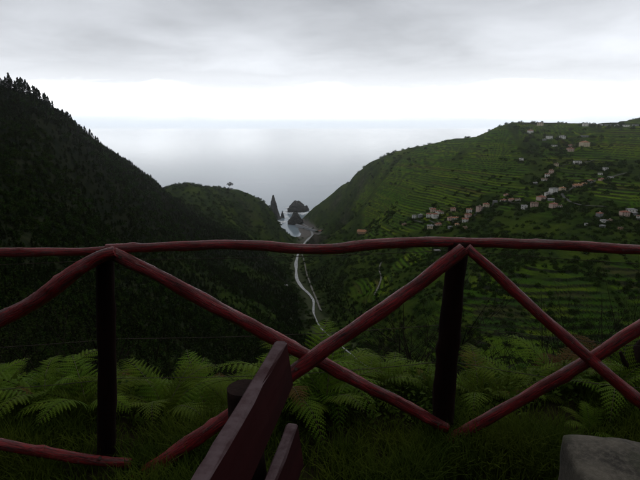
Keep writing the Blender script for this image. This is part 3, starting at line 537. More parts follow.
def pine_mesh(seed, h=11.0, wide=2.1, n=420):
    g0 = np.random.default_rng(seed+100); lobes = [(g0.uniform(.25, .95), g0.uniform(0, 6.28), g0.uniform(.3, .9)) for _ in range(14)]
    def samp(g, n):
        t = g.random(n)**0.85; a = g.random(n)*2*math.pi; rr_ = np.sqrt(g.random(n))
        R_ = wide*np.where(t < .22, t/.22*0.9, (1-(t-.22)/.78)**0.75)*(0.7+0.3*np.sin(a*2+seed)*np.sin(t*9+seed))
        k = g.integers(0, len(lobes), n); lb = np.array(lobes)
        use = g.random(n) < 0.45
        a = np.where(use, lb[k, 1]+g.normal(size=n)*.35, a); t = np.where(use, np.clip(lb[k, 0]+g.normal(size=n)*.05, 0.02, .99), t)
        R2 = wide*np.where(t < .22, t/.22*0.9, (1-(t-.22)/.78)**0.75)*(0.75+lb[k, 2]*.5); R_ = np.where(use, R2, R_)
        return np.column_stack([R_*rr_*np.cos(a), R_*rr_*np.sin(a), h*(0.14+0.86*t)])
    V, Fq = tris_cloud(n, samp, 0.48, 0.2, seed); return np_mesh('crown', V, Fq, False)
PINES = [(pine_mesh(s, 11, w_), mesh('trunk', *cone_trunk(9.5, 0.22))) for s, w_ in ((1, 2.3), (2, 2.8), (3, 2.1), (4, 3.2))]
for c_, t_ in PINES: c_.materials.append(M_PINE); t_.materials.append(M_BARK)
def shrub_mesh(seed, n=190, lf=0.16):
    def samp(g, n):
        d = g.normal(size=(n, 3)); d /= np.linalg.norm(d, axis=1)[:, None]; r_ = (0.35+0.65*g.random(n)**0.5)[:, None]
        lump = (1+0.25*np.sin(d[:, :1]*4+seed)+0.2*np.sin(d[:, 1:2]*5+seed*2)); p = d*r_*lump; p[:, 2] = np.abs(p[:, 2])*0.85; return p
    V, Fq = tris_cloud(n, samp, lf, 0.4, seed); return np_mesh('shrub', V, Fq, False)

def scatter(name, P3, scl, rot, protos, label, cat):
    """one object whose geometry nodes set a plant at each of its points"""
    me = bpy.data.meshes.new(name); me.vertices.add(len(P3)); me.vertices.foreach_set('co', np.asarray(P3, np.float32).ravel())
    fattr(me, 'scl', scl); fattr(me, 'rot', rot); fattr(me, 'pick', np.random.default_rng(3).integers(0, len(protos), len(P3)))
    o = link(name, me); tag(o, label, cat, kind='stuff')
    ng = bpy.data.node_groups.new(name, 'GeometryNodeTree')
    ng.interface.new_socket('Geometry', in_out='INPUT', socket_type='NodeSocketGeometry'); ng.interface.new_socket('Geometry', in_out='OUTPUT', socket_type='NodeSocketGeometry')
    gi = ng.nodes.new('NodeGroupInput'); go = ng.nodes.new('NodeGroupOutput')
    def na_(n): q = ng.nodes.new('GeometryNodeInputNamedAttribute'); q.data_type = 'FLOAT'; q.inputs['Name'].default_value = n; return q.outputs[0]
    jn = ng.nodes.new('GeometryNodeJoinGeometry')
    cx = ng.nodes.new('ShaderNodeCombineXYZ'); ng.links.new(na_('rot'), cx.inputs[2])
    sc = na_('scl'); pk = na_('pick')
    for i, pr in enumerate(protos):
        po = bpy.data.objects.new(name+'_unit', pr)      # not linked to the scene: only a shape for the nodes
        oi = ng.nodes.new('GeometryNodeObjectInfo'); oi.inputs[0].default_value = po
        cmp_ = ng.nodes.new('FunctionNodeCompare'); cmp_.data_type = 'FLOAT'; cmp_.operation = 'EQUAL'; cmp_.inputs['Epsilon'].default_value = 0.1
        ng.links.new(pk, cmp_.inputs[0]); cmp_.inputs[1].default_value = i
        ip = ng.nodes.new('GeometryNodeInstanceOnPoints')
        ng.links.new(gi.outputs[0], ip.inputs['Points']); ng.links.new(cmp_.outputs[0], ip.inputs['Selection'])
        ng.links.new(oi.outputs['Geometry'], ip.inputs['Instance']); ng.links.new(cx.outputs[0], ip.inputs['Rotation']); ng.links.new(sc, ip.inputs['Scale'])
        ng.links.new(ip.outputs[0], jn.inputs[0])
    ng.links.new(jn.outputs[0], go.inputs[0])
    md = o.modifiers.new('scatter', 'NODES'); md.node_group = ng; return o

# crest trees of the left hill, each its own tree
crest = []
for k, px in enumerate(np.arange(-4, 172, 1.9)):
    d = ray(px, 120); d = d/d[1]; s = np.arange(200, 800, 3.0); h = terrain(d[0]*s, s); el = (h-EYE)/s; i = int(np.argmax(el))
    off = random.choice((0, 0, -5, -11)); yy = s[i]+off; x_ = d[0]*yy+random.uniform(-1, 1); crest.append((x_, yy, hgt(x_, yy), px))
for k, (x_, yy, z_, px) in enumerate(crest):
    c_, t_ = PINES[random.randrange(4)]; tall = random.uniform(0.8, 1.2)*(1.2 if px < 50 else 0.72 if px < 100 else 0.5)
    if random.random() < 0.12: tall *= 1.3
    e = empty('pine_tree', (x_, yy, z_), random.uniform(0, 6.28)); e.scale = (tall*random.uniform(.9, 1.15),)*2 + (tall,)
    tag(e, 'dark tree standing on the crest of the wooded hill against the sky', 'tree', 'trees along the crest of the wooded hill')
    link('crown', c_, None, e); link('trunk', t_, None, e)
joined = [pine_mesh(s, h0, w0, 330) for s, h0, w0 in ((11, 7.5, 2.6), (12, 8.5, 2.3), (13, 6.5, 2.8), (14, 9.0, 2.0))]
for c_ in joined: c_.materials.append(M_WOOD)
# the wood below the crest
n = 52000; X_ = rng.uniform(-520, 110, n); Y_ = rng.uniform(55, 900, n)
wd = sstep(40, -60, X_ - 0.02*Y_ - 25*fbm(X_, Y_, 120, 3, 55))*sstep(980, 820, Y_)*sstep(50, 90, np.hypot(X_, Y_))
wd *= 1 - 0.92*sstep(0.12, 0.3, fbm(X_, Y_, 110, 3, 61))*sstep(-190, -120, X_)*sstep(100, 300, Y_)
inview = np.abs(X_)/Y_ < 0.78; keep = (rng.random(n) < wd) & inview; X_, Y_ = X_[keep], Y_[keep]; H_, _, _, _, DR_ = terrain(X_, Y_, True); k = DR_ > 22
X_, Y_, H_ = X_[k], Y_[k], H_[k]; r_ = np.hypot(X_, Y_)
scatter('wood', np.column_stack([X_, Y_, H_]), rng.uniform(.5, 1.0, len(X_))*np.where(r_ < 160, 0.5, 0.72), rng.uniform(0, 6.28, len(X_)), joined, 'dense dark wood covering the left side of the valley', 'wood')
# scrub on the other slopes
SHR = [shrub_mesh(s) for s in (1, 2, 3)]; SHN = [shrub_mesh(s, 2600, 0.040) for s in (4, 5, 6)]
for s_ in SHR+SHN: s_.materials.append(M_BUSH)
n = 80000; rr_ = np.exp(rng.uniform(math.log(28), math.log(1450), n)); aa = rng.uniform(R(-36), R(36), n); X_, Y_ = rr_*np.sin(aa), rr_*np.cos(aa)
H_, T_, RI_, _, DR_ = terrain(X_, Y_, True)
dens = 0.75*(1-T_) + T_*(0.05+0.25*RI_+0.55*sstep(0.05, 0.35, fbm(X_, Y_, 85, 3, 99))) ; dens *= 0.25+1.1*sstep(-0.15, 0.3, fbm(X_, Y_, 60, 3, 77)); dens *= 1-0.8*sstep(0.05, 0.16, X_/Y_)*sstep(420, 300, rr_)*sstep(22, 60, rr_); k = (rng.random(n) < dens) & (DR_ > np.where(rr_ < 660, 3.5, 9)) & (H_ > SEA+6)
X_, Y_, H_, rr_ = X_[k], Y_[k], H_[k], rr_[k]
gx, gy = [], []
for (ax, ay, azz, ar) in PADS:
    for _ in range(9): a = random.uniform(0, 6.28); r0 = ar*random.uniform(1.15, 3.2); gx.append(ax+r0*math.cos(a)); gy.append(ay+r0*math.sin(a))
gx, gy = np.array(gx), np.array(gy); gk = np.array([min((np.hypot(a-p[0], b_-p[1])-p[3]*1.1) for p in PADS) > 0 for a, b_ in zip(gx, gy)]); gx, gy = gx[gk], gy[gk]
X_ = np.concatenate([X_, gx]); Y_ = np.concatenate([Y_, gy]); H_ = np.concatenate([H_, terrain(gx, gy)]); rr_ = np.hypot(X_, Y_)
k = rr_ < 170
scatter('thicket', np.column_stack([X_, Y_, H_-0.3])[k], rng.uniform(0.7, 1.6, k.sum())*np.interp(rr_[k], [28, 150], [0.9, 1.4]), rng.uniform(0, 6.28, k.sum()), SHN, 'dark thicket of bushes on the steep slope below the viewpoint', 'thicket')
k = ~k; X_, Y_, H_, rr_ = X_[k], Y_[k], H_[k], rr_[k]
scatter('scrub', np.column_stack([X_, Y_, H_-0.3]), rng.uniform(0.7, 1.6, len(X_))*np.interp(rr_, [28, 150, 500, 1400], [0.9, 1.4, 2.6, 3.6]), rng.uniform(0, 6.28, len(X_)), SHR, 'dark scrub and bushes scattered over the valley slopes', 'scrub')

# lone leaning tree on the far headland
q = hit(229, 190.5, 800) 
if q is None: q = np.array([P(229, 190, 1130)[0], 1130, hgt(P(229, 190, 1130)[0], 1130)])
e = empty('lone_tree', (q[0], q[1], q[2])); tag(e, 'lone wind-bent tree on the bare crest of the far headland', 'tree')
link('trunk', mesh('trunk', *cone_trunk(12, 0.7, 0.25)), M_BARK, e)
def samp(g, n):
    k = g.integers(0, 4, n); ce = np.array([(2, 0, 11), (6.5, 1, 12.5), (-1.5, -1, 13), (3.5, -1, 15.5)])[k]; d = g.normal(size=(n, 3)); d /= np.linalg.norm(d, axis=1)[:, None]
    return ce + d*(g.random(n)**.4)[:, None]*np.array([3.6, 3.2, 2.7])
V, Fq = tris_cloud(520, samp, 0.7, 0.2, 5); link('crown', np_mesh('crown', V, Fq, False), M_PINE, e)

# ================================================================ fence
def tube(path, radii, n=14, wob=0.05, seed=0, sub=10, cap=True):
    p = smooth_path(path, sub); m_ = len(p); rad_ = np.interp(np.linspace(0, 1, m_), np.linspace(0, 1, len(radii)), radii)
    T = np.gradient(p, axis=0); T /= np.linalg.norm(T, axis=1)[:, None]; upv = np.array([0.13, 0.9, 0.35]); g = np.random.default_rng(seed)
    L = np.concatenate([[0], np.cumsum(np.linalg.norm(np.diff(p, axis=0), axis=1))]); V = []; al = []; an = []
    ph = g.uniform(0, 6, 6); kn = [(g.uniform(0, L[-1]), g.uniform(0, 6.28), g.uniform(.10, .32)) for _ in range(int(L[-1]*5))] if wob > .04 else []
    for i in range(m_):
        a1 = np.cross(T[i], upv); a1 /= np.linalg.norm(a1); a2 = np.cross(a1, T[i])
        for j in range(n):
            a = 2*math.pi*j/n
            k = 1+wob*(math.sin(L[i]*9+ph[0]+a)+0.7*math.sin(L[i]*17+ph[1]-2*a)+0.5*math.sin(L[i]*31+ph[2]+3*a))+g.normal()*wob*0.18
            for (kl, ka, kh) in kn: k += kh*math.exp(-((L[i]-kl)/.022)**2)*max(0, math.cos(a-ka))**6
            V.append(p[i]+(a1*math.cos(a)+a2*math.sin(a))*rad_[i]*k); al.append(L[i]); an.append(a)
    Fc = [(i*n+j, i*n+(j+1) % n, (i+1)*n+(j+1) % n, (i+1)*n+j) for i in range(m_-1) for j in range(n)]
    if cap: Fc += [tuple(range(n))[::-1], tuple((m_-1)*n+j for j in range(n))]
    me = mesh('log', V, Fc, True)
    if cap:
        me.polygons[-1].use_smooth = False; me.polygons[-2].use_smooth = False
    fattr(me, 'along', al); fattr(me, 'ang', an); return me
FL, FR, F3, F0 = np.array([-.934, 2.116]), np.array([.655, 2.29]), np.array([1.87, 1.96]), np.array([-2.42, 1.95])
fence = empty('rustic_fence', (FL[0], FL[1], 0)); fence_inv = Matrix.Translation((-FL[0], -FL[1], 0))
tag(fence, 'rustic rail fence of crooked red stained logs with crossed braces', 'fence')
def fpart(name, me, mat): o = link(name, me, mat, fence); me.transform(fence_inv); return o
def flog(name, px, A_, B_, back, radii, seed, wob=0.055): fpart(name, tube([on_plane(x, y, A_, B_, back) for x, y in px], radii, 18, wob, seed, 22), M_RED)
# posts (the tops stop under the rail)
fpart('post', tube([(FL[0]-.150, FL[1]+.01, -.45), (FL[0]-.080, FL[1]+.01, .2), (FL[0]-.030, FL[1], .7), (FL[0]-.002, FL[1], 1.055)], [.044, .042, .040, .038], 14, .05, 1), M_POST)
fpart('post', tube([(FR[0]-.015, FR[1]+.02, -.45), (FR[0]-.02, FR[1]+.02, 0.1), (FR[0]-.02, FR[1]+.01, .6), (FR[0]+.0, FR[1], 1.055)], [.058, .056, .052, .046], 14, .05, 2), M_POST)
fpart('post', tube([(F3[0], F3[1], -.45), (F3[0]+.01, F3[1], .5), (F3[0], F3[1], 1.05)], [.055, .052, .05], 14, .03, 3), M_POST)
fpart('post', tube([(F0[0], F0[1], -.45), (F0[0]+.01, F0[1], .5), (F0[0], F0[1], 1.05)], [.055, .052, .05], 14, .03, 4), M_POST)
# top rails
flog('top_rail', [(106, 249), (140, 248), (180, 246), (225, 244.5), (260, 246), (300, 249), (335, 248.5), (370, 244.5), (410, 242.5), (465, 242)], FL, FR, 0, [.020, .021, .023, .025, .023], 11)
flog('top_rail', [(462, 242.5), (500, 243), (560, 245), (610, 248.5), (660, 251), (720, 255), (785, 258)], FR, F3, 0, [.022, .023, .021, .022], 12)
flog('top_rail', [(-330, 258), (-200, 255), (-90, 252), (0, 252.5), (40, 252), (80, 252), (112, 250)], F0, FL, 0.01, [.024, .022, .019, .017], 13)
# crossed braces
flog('brace', [(108, 251), (150, 272), (190, 293), (240, 319), (290, 347), (340, 372), (390, 398), (446, 428)], FL, FR, -.062, [.026, .029, .031, .031, .028, .026], 14, .09)
flog('brace', [(464, 249), (420, 283), (370, 318), (330, 346), (295, 372), (240, 409), (190, 443), (140, 478), (118, 493)], FL, FR, -.110, [.030, .033, .035, .034, .036], 15, .07)
flog('brace', [(116, 252), (100, 257), (70, 276), (40, 298), (0, 319), (-60, 350), (-150, 400), (-290, 475)], F0, FL, -.075, [.025, .031, .034, .034, .034], 16, .09)
flog('brace', [(131, 464), (90, 460), (50, 453), (0, 444), (-70, 432), (-180, 400), (-330, 300)], F0, FL, -.085, [.022, .024, .025, .026], 17, .06)
flog('brace', [(467, 248), (500, 277), (540, 315), (590, 359), (640, 401), (690, 442), (738, 480)], FR, F3, -.105, [.022, .024, .026, .026], 18)
flog('brace', [(448, 440), (490, 417), (530, 395), (590, 359), (640, 327), (700, 294), (778, 262)], FR, F3, -.056, [.028, .029, .028, .027], 19)
# wire strands behind the logs
for (zl, k) in ((1.0, 0), (.62, 1), (.42, 2)):
    for A_, B_ in ((F0, FL), (FL, FR), (FR, F3)):
        pth = [(A_[0]+(B_[0]-A_[0])*t, A_[1]+(B_[1]-A_[1])*t+.05, zl-.03*math.sin(math.pi*t)*(.3+k*.3)) for t in np.linspace(0, 1, 6)]
        fpart('wire', tube(pth, [.0014]*3, 6, 0, 1, 4), M_WIRE)

# bolt heads where the braces cross or meet the posts
for (px, py, A_, B_, bk) in ((455, 256, FL, FR, -.142), (120, 257, FL, FR, -.090), (438, 424, FL, FR, -.090), (296, 369, FL, FR, -.145), (475, 256, FR, F3, -.129), (588, 358, FR, F3, -.130), (100, 458, F0, FL, -.109), (86, 266, F0, FL, -.108)):
    c0 = on_plane(px, py, A_, B_, bk); c1 = on_plane(px, py, A_, B_, bk+.03)
    fpart('bolt', tube([c0, (c0+c1)/2, c1], [.0075, .0075, .006], 8, 0, 1, 2), M_IRON)

# ================================================================ bench
TH = R(10.3); U = np.array([math.sin(TH), math.cos(TH)]); Vv = np.array([math.cos(TH), -math.sin(TH)])
far = np.array([-.097, 1.37])                    # far end of the back plank's top edge
bench = empty('bench', (far[0], far[1], 0), -TH); tag(bench, 'weathered red plank bench seen end-on along its backrest', 'bench')
def plank(name, x0, x1, y0, y1, z0, z1, mat, tilt=0.0, seed=0, ny=14, nz=5):
    """bevelled plank along local Y with slightly worn edges"""
    g = np.random.default_rng(seed); b_ = .005; ring = [(x0+b_, z0), (x1-b_, z0), (x1, z0+b_), (x1, z1-b_), (x1-b_, z1), (x0+b_, z1), (x0, z1-b_), (x0, z0+b_)]
    V = []; ys = [y0, y0+.006]+list(np.linspace(y0+.006, y1-.006, ny))[1:-1]+[y1-.006, y1]
    for i, y in enumerate(ys):
        s = 0.9 if i in (0, len(ys)-1) else 1.0
        for (x, z) in ring:
            xx = (x0+x1)/2+((x-(x0+x1)/2)*s); zz_ = (z0+z1)/2+((z-(z0+z1)/2)*(1-(1-s)*.2))
            V.append((xx+g.normal()*.0008-(zz_-z0)*tilt, y, zz_+g.normal()*.0012+.003*math.sin(y*5+seed)))
    k = len(ring); Fc = [(i*k+j, i*k+(j+1) % k, (i+1)*k+(j+1) % k, (i+1)*k+j) for i in range(len(ys)-1) for j in range(k)]
    Fc += [tuple(range(k))[::-1], tuple((len(ys)-1)*k+j for j in range(k))]
    return link(name, mesh(name, V, [f[::-1] for f in Fc]), mat, bench)
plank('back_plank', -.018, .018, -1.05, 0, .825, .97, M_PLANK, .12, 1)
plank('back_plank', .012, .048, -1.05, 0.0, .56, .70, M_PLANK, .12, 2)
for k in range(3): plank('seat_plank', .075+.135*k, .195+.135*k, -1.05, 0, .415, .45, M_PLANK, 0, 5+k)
for yy in (-.16, -.9):
    o = link('post', tube([(-.055, yy, -.3), (-.055, yy, .3), (-.075, yy, .7), (-.083, yy, .905)], [.050, .050, .046, .044], 16, .04, 9), M_LOGEND, bench)
    o = link('leg', tube([(.40, yy, -.3), (.40, yy, .1), (.40, yy, .41)], [.05, .05, .05], 14, .04, 10), M_LOGEND, bench)
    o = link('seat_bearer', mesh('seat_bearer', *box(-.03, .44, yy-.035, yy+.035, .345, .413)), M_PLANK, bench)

# ================================================================ stone block
m, nt, b = material('lichened_stone')
tco = N(nt, 'ShaderNodeTexCoord').outputs['Object']
s1 = N(nt, 'ShaderNodeTexNoise', ins={'Vector': tco, 'Scale': 7.0, 'Detail': 8.0, 'Roughness': 0.65}); s2 = N(nt, 'ShaderNodeTexNoise', ins={'Vector': tco, 'Scale': 55.0, 'Detail': 6.0, 'Roughness': 0.7})
c = mix(nt, ramp(nt, s1.outputs[0], [(0.38, 0.0), (0.62, 1.0)]), (0.020, 0.016, 0.010), (0.085, 0.072, 0.052)); c = mix(nt, ramp(nt, s2.outputs[0], [(0.45, 0.0), (0.7, 0.6)]), c, (0.15, 0.13, 0.10))
s3 = N(nt, 'ShaderNodeTexNoise', ins={'Vector': tco, 'Scale': 4.0, 'Detail': 6.0}); c = mix(nt, ramp(nt, s3.outputs[0], [(0.54, 0.0), (0.64, 0.7)]), c, (0.035, 0.04, 0.014))
nt.links.new(c, b.inputs['Base Color']); b.inputs['Roughness'].default_value = 0.9
nt.links.new(N(nt, 'ShaderNodeBump', ins={'Strength': 0.7, 'Distance': 0.01, 'Height': s2.outputs[0]}).outputs[0], b.inputs['Normal'])
def rough_block(w_, d_, h_, seed, n=30, bev=.014):
    import bmesh
    bm = bmesh.new(); bmesh.ops.create_cube(bm, size=2); bmesh.ops.subdivide_edges(bm, edges=bm.edges[:], cuts=n, use_grid_fill=True)
    half = Vector((w_/2, d_/2, h_/2))
    for v_ in bm.verts:
        c_ = Vector((v_.co.x*half.x, v_.co.y*half.y, v_.co.z*half.z)); inn = Vector([max(-half[k]+bev, min(half[k]-bev, c_[k])) for k in range(3)])
        dl = c_-inn; nm = dl.normalized() if dl.length > 1e-6 else Vector((0, 0, 0)); c_ = inn+nm*min(bev, dl.length) if dl.length > bev else c_
        k = float(fbm(np.array([c_.x*3+seed+c_.z*1.3]), np.array([c_.y*3+c_.z*2.1]), .6, 4, seed)[0]); v_.co = c_ + nm*k*.02 + Vector((0, 0, h_/2))
    me = bpy.data.meshes.new('stone_block'); bm.to_mesh(me); bm.free(); me.polygons.foreach_set('use_smooth', [True]*len(me.polygons)); return me
sb = link('stone_block', rough_block(.75, .9, .50, 4), m)
cn = np.array([.92, 1.685]); ctr = cn + Vv*.375 - U*.45; sb.location = (ctr[0], ctr[1], -.05); sb.rotation_euler = (0, 0, -TH)
tag(sb, 'flat-topped lichen stained stone block in the grass by the fence', 'block')

# ================================================================ ferns
M_FERN = leaf_mat('fern_frond', (0.034, 0.074, 0.004), (0.105, 0.160, 0.009), 4, 0.7, 0.5, 0.3, 0.08)
M_STEM = noise_mat('fern_stem', (0.05, 0.06, 0.02), (0.07, 0.05, 0.02), 8, 0.7)
def frond_mesh(L, arch, seed, np_=19, width=.20):
    g = random.Random(seed); V, Fc, mi = [], [], []
    def spine(t):                                  # local: grows along +Y, rises then droops
        a = arch; th = R(68)-a*t**1.3
        return t
    # integrate the curve
    S = 40; pts_ = [Vector((0, 0, 0))]; tang = []
    for i in range(S):
        t = i/S; th = R(66)-arch*(t**1.25); d = Vector((0.10*math.sin(t*3+seed), math.cos(th), math.sin(th))).normalized(); tang.append(d); pts_.append(pts_[-1]+d*(L/S))
    tang.append(tang[-1])
    def at(t): k = min(int(t*S), S-1); f = t*S-k; return pts_[k].lerp(pts_[k+1], f), tang[k]
    # stem strip (3-sided)
    for i in range(0, S+1, 4):
        p, d = pts_[i], tang[i]; r_ = .0045*(1-.8*i/S); u_ = Vector((1, 0, 0)); w_ = d.cross(u_).normalized()
        b0 = len(V); V += [p+u_*r_, p-u_*r_*.5+w_*r_, p-u_*r_*.5-w_*r_]
        if i: 
            for j in range(3): Fc.append((b0-3+j, b0-3+(j+1) % 3, b0+(j+1) % 3, b0+j)); mi.append(1)
    for i in range(np_):
        t = 0.16+0.83*(i/(np_-1)); p, d = at(t); side = Vector((1, 0, 0)); nrm = side.cross(d).normalized()
        q = (t-.16)/.84; ln = width*(math.sin(min(1, q*3.2+.35)*math.pi/2))*(1-q**1.7)*1.02+.012
        for s in (-1, 1):
            l2 = ln*g.uniform(.85, 1.1); dirv = (side*s*math.cos(R(28+20*q)) + d*math.sin(R(28+20*q))).normalized(); droop = g.uniform(.10, .35)
            nl = max(4, int(l2/.014)); perp = nrm.cross(dirv).normalized(); wmax = min(.024, l2*.24); prev = None
            for k in range(nl):                    # lobes: two saw-toothed leaflets per step along the pinna
                f0, f1 = k/nl, (k+1)/nl
                c0 = p+dirv*l2*f0-nrm*droop*l2*f0*f0; c1 = p+dirv*l2*f1-nrm*droop*l2*f1*f1
                wl = wmax*(1-f0**1.6)*(.6+.4*min(1, f0*6))
                for sg in (-1, 1):
                    b0 = len(V); tip = c0.lerp(c1, 1.15)+perp*sg*wl-nrm*wl*.25
                    V += [c0, c1, tip]; Fc.append((b0, b0+1, b0+2)); mi.append(0)
    me = mesh('frond', V, Fc, False, mi); me.materials.append(M_FERN); me.materials.append(M_STEM); return me
M_DEAD = leaf_mat('dead_frond', (0.05, 0.028, 0.010), (0.10, 0.06, 0.02), 5, 0.8, 0.4, 0.2, 0.03)
FRONDS = [frond_mesh(random.uniform(.62, .92), R(random.uniform(75, 125)), s, 19, random.uniform(.15, .21)) for s in range(14)]
for q in FRONDS[-2:]: q.materials[0] = M_DEAD
spots = []
def fern(x, y, scl, label, nf, az0=None, spread=6.28):
    z = hgt(x, y); e = empty('fern', (x, y, z-.02)); tag(e, label, 'fern', 'ferns on the bank just beyond the fence')
    for i in range(nf):
        f = link('frond', random.choice(FRONDS if i % 3 == 0 else FRONDS[:-2]), None, e); k = scl*random.uniform(.75, 1.1); f.scale = (k, k, k)
        a = (i/nf)*6.28+random.uniform(-.35, .35); f.rotation_euler = (random.uniform(-.12, .30), random.uniform(-.15, .15), a)
L_A = 'lush green fern on the bank between the left post and the bench'; L_B = 'green fern spreading left of the left fence post'; L_C = 'fern on the bank in front of the right fence post'; L_D = 'fern behind the right bay of crossed braces'
def cluster(n, x0, x1, y0, y1, s0, s1, lab, nf=(8, 11)):
    got = 0; tries = 0
    while got < n and tries < 4000:
        tries += 1; x, y = random.uniform(x0, x1), random.uniform(y0, y1)
        if any((x-a)**2+(y-b_)**2 < .24**2 for a, b_ in spots): continue
        spots.append((x, y)); fern(x, y, random.uniform(s0, s1), lab, random.randint(*nf)); got += 1
cluster(21, -.95, .05, 2.5, 3.6, .58, .85, L_A)
cluster(17, -2.6, -1.05, 2.5, 3.6, .58, .82, L_B)
cluster(11, .1, .75, 2.75, 3.5, .48, .76, L_C)
cluster(12, .85, 2.3, 2.7, 3.5, .48, .74, L_D)
fern(1.42, 2.35, .33, 'small fern sprouting beside the stone block', 6)

# ================================================================ grass along the fence line
def blades(n, xr, yr, l0, l1, seed, dens=None):
    g = np.random.default_rng(seed); x = g.uniform(*xr, n); y = g.uniform(*yr, n)
    tuft = fbm(x, y, .35, 3, 7); keep = g.random(n) < np.clip(.55+tuft*1.2, .12, 1); x, y, tuft = x[keep], y[keep], tuft[keep]; n = len(x)
    z = terrain(x, y); a = g.uniform(0, 6.28, n); L = g.uniform(l0, l1, n)*(1+.8*np.clip(tuft, -.5, 1)); bend = g.uniform(.2, 1.0, n); wd_ = g.uniform(.0015, .0035, n)
    dx, dy = np.cos(a), np.sin(a); px_, py_ = -dy, dx; V = []
    for t, wf in ((0, 1), (.4, .85), (.75, .55), (1, 0)):
        hx = bend*t*t*L*.8; hz = L*t*(1-.35*bend*t); cx_, cy_, cz_ = x+dx*hx, y+dy*hx, z+hz-.01
        if wf: V += [np.column_stack([cx_-px_*wd_*wf, cy_-py_*wd_*wf, cz_]), np.column_stack([cx_+px_*wd_*wf, cy_+py_*wd_*wf, cz_])]
        else: V += [np.column_stack([cx_, cy_, cz_])]
    V = np.stack(V, 1).reshape(-1, 3); b0 = np.arange(n)[:, None]*7
    Fq = np.concatenate([b0+np.array([[0, 1, 3]]), b0+np.array([[0, 3, 2]]), b0+np.array([[2, 3, 5]]), b0+np.array([[2, 5, 4]]), b0+np.array([[4, 5, 6]])])
    return V, Fq
V1, F1 = blades(95000, (-2.3, 2.5), (1.75, 3.1), .06, .20, 5)
M_GRASS = leaf_mat('grass_blades', (0.020, 0.042, 0.004), (0.075, 0.098, 0.008), 2.5, 0.8, 0.0, 0.25, 0.05)
tag(link('grass', np_mesh('grass', V1, F1, False), M_GRASS), 'rough grass at the foot of the fence', 'grass', kind='stuff')

# low leafy weeds between the ferns
g_ = np.random.default_rng(41); nw_ = 30000; wx, wy = g_.uniform(-2.6, 2.6, nw_), g_.uniform(2.35, 4.0, nw_); kk = g_.random(nw_) < np.clip(.35+1.5*fbm(wx, wy, .45, 3, 66), 0, 1); wx, wy = wx[kk], wy[kk]
wz = terrain(wx, wy)+g_.uniform(.01, .16, len(wx))*(1+1.2*fbm(wx, wy, .3, 2, 67)); wc_ = np.column_stack([wx, wy, wz])
V2, F2 = tris_cloud(len(wx), lambda q, n_2: wc_, .016, .7, 42)
M_WEED = leaf_mat('weed_leaves', (0.018, 0.040, 0.005), (0.065, 0.095, 0.010), 6, 0.8, 0.0, 0.25, 0.05)
tag(link('weeds', np_mesh('weeds', V2, F2, False), M_WEED), 'low leafy weeds covering the bank between the ferns', 'weeds', kind='stuff')

# ================================================================ bushes just beyond the bank
M_TWIG = noise_mat('bare_twigs', (0.008, 0.007, 0.005), (0.026, 0.020, 0.015), 6, 0.9, spec=0.05)
M_BLEAF = leaf_mat('bush_leaves', (0.006, 0.013, 0.004), (0.026, 0.038, 0.008), 3, 0.85, 0.6, 0.2, 0.03)
def bush_meshes(seed, h, nst, nleaf, lsz):
    g = random.Random(seed); V, Fc = [], []; tips = []
    def limb(p, d, L, r_, lev):
        seg = 4; prev = None
        for i in range(seg+1):
            u_ = d.orthogonal().normalized(); w_ = d.cross(u_); rr2 = r_*(1-.65*i/seg); b0 = len(V)
            V.extend([p+u_*rr2, p+(-u_*.5+w_*.87)*rr2, p+(-u_*.5-w_*.87)*rr2])
            if i:
                for j in range(3): Fc.append((b0-3+j, b0-3+(j+1) % 3, b0+(j+1) % 3, b0+j))
            if lev > 0: tips.append(p.copy())
            if lev < 2 and i >= 1:
                for _ in range(2 if lev == 0 else 1):
                    nd = (d+Vector((g.gauss(0, .6), g.gauss(0, .6), g.gauss(.15, .35)))).normalized(); limb(p.copy(), nd, L*g.uniform(.4, .65), rr2*.6, lev+1)
            p = p+d*(L/seg); d = (d+Vector((g.gauss(0, .16), g.gauss(0, .16), g.gauss(.03, .1)))).normalized()
    for k in range(nst):
        a = g.uniform(0, 6.28); limb(Vector((.1*math.cos(a), .1*math.sin(a), -.2)), Vector((.35*math.cos(a), .35*math.sin(a), 1)).normalized(), h*g.uniform(.6, .9), .022*h/2, 0)
    st = mesh('stems', V, Fc); tp = np.array([tuple(t) for t in tips])
    lv = None
    if nleaf:
        gg = np.random.default_rng(seed); c_ = tp[gg.integers(0, len(tp), nleaf)]+gg.normal(size=(nleaf, 3))*.07*h/2
        V2, F2 = tris_cloud(nleaf, lambda g_, n_2: c_, lsz, .3, seed); lv = np_mesh('leaves', V2, F2, False); lv.materials.append(M_BLEAF)
    st.materials.append(M_TWIG); return st, lv
BUSH = [bush_meshes(1, 2.2, 7, 7000, .015), bush_meshes(2, 1.9, 8, 6000, .014), bush_meshes(3, 2.4, 9, 900, .013), bush_meshes(4, 2.0, 10, 400, .013), bush_meshes(5, 1.7, 8, 7000, .014)]
def bush(x, y, kind, s, lab, grp):
    e = empty('shrub', (x, y, hgt(x, y)), random.uniform(0, 6.28)); e.scale = (s, s, s*random.uniform(.85, 1.1)); tag(e, lab, 'shrub', grp)
    st, lv = BUSH[kind]; link('stems', st, None, e)
    if lv: link('leaves', lv, None, e)
LB = 'bare twiggy shrub in the dark thicket behind the right bay of the fence'; LL = 'leafy shrub in the dark thicket behind the right bay of the fence'
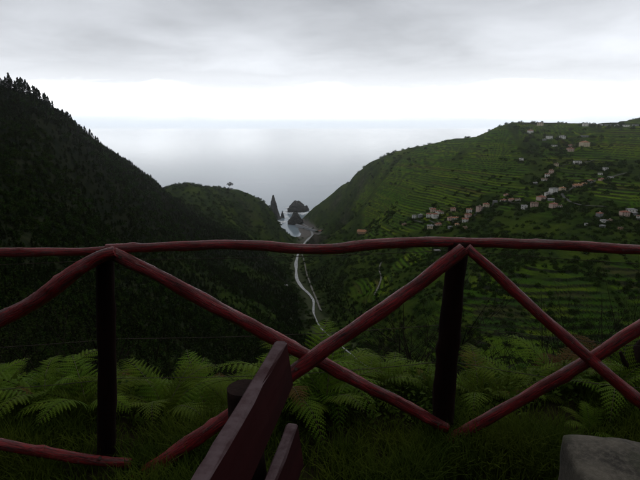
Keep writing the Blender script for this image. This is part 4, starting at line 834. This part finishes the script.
for (x, y, k, s) in [(1.3, 5.2, 2, 1.0), (2.2, 5.8, 3, 1.0), (3.2, 6.2, 2, 1.1), (2.8, 4.8, 3, .9), (.9, 6.6, 3, 1.0), (4.2, 6.6, 3, 1.1), (1.9, 7.4, 2, 1.2)]: bush(x, y, k, s*.84, LB, 'thicket behind the right bay')
for (x, y, k, s) in [(2.4, 4.1, 4, .8), (3.4, 5.1, 0, .9), (3.6, 7.6, 1, .95), (1.3, 8.4, 0, 1.0), (2.7, 9.0, 1, 1.1), (4.6, 9.4, 0, 1.2), (6.2, 9.5, 4, 1.2), (5.2, 7.4, 0, 1.0)]: bush(x, y, k, s*.68, LL, 'thicket behind the right bay')
for (x, y, k, s) in [(-3.4, 6.5, 0, 1.0), (-4.8, 7.5, 4, 1.3), (-2.2, 7.6, 1, 1.1), (-6.2, 9.5, 0, 1.5), (-3.6, 10.5, 4, 1.5), (-1.4, 10.5, 1, 1.2)]: bush(x, y, k, s, 'dark leafy shrub below the bank on the side of the wooded hill', 'shrubs below the left bank')
# dark broken stump at the end of the thicket
st = empty('tree_stump', (1.93, 2.78, hgt(1.93, 2.78))); tag(st, 'dark leaning dead trunk behind the lower right braces', 'stump')
link('trunk', tube([(.02, 0, -.3), (0, 0, .05), (-.02, .01, .2), (.02, .02, .36), (.06, .0, .48)], [.09, .075, .062, .055, .03], 12, .08, 31), M_LOGEND, st)
link('branch', tube([(-.01, .0, .2), (-.09, -.02, .28), (-.13, 0, .36)], [.022, .016, .008], 8, .06, 32), M_LOGEND, st)

# ================================================================ haze over the sea and valley
hz = link('haze', mesh('haze', *box(-26000, 26000, -3000, 26000, SEA-90, 240)), None)
m = bpy.data.materials.new('sea_haze'); m.use_nodes = True; nt = m.node_tree; nt.nodes.clear()
pv = N(nt, 'ShaderNodeVolumePrincipled', ins={'Color': (0.97, 0.985, 1.0, 1), 'Density': 0.00005, 'Anisotropy': 0.9})
nt.links.new(pv.outputs[0], N(nt, 'ShaderNodeOutputMaterial').inputs['Volume']); hz.data.materials.append(m)
tag(hz, 'thin pale sea haze filling the valley', kind='stuff')
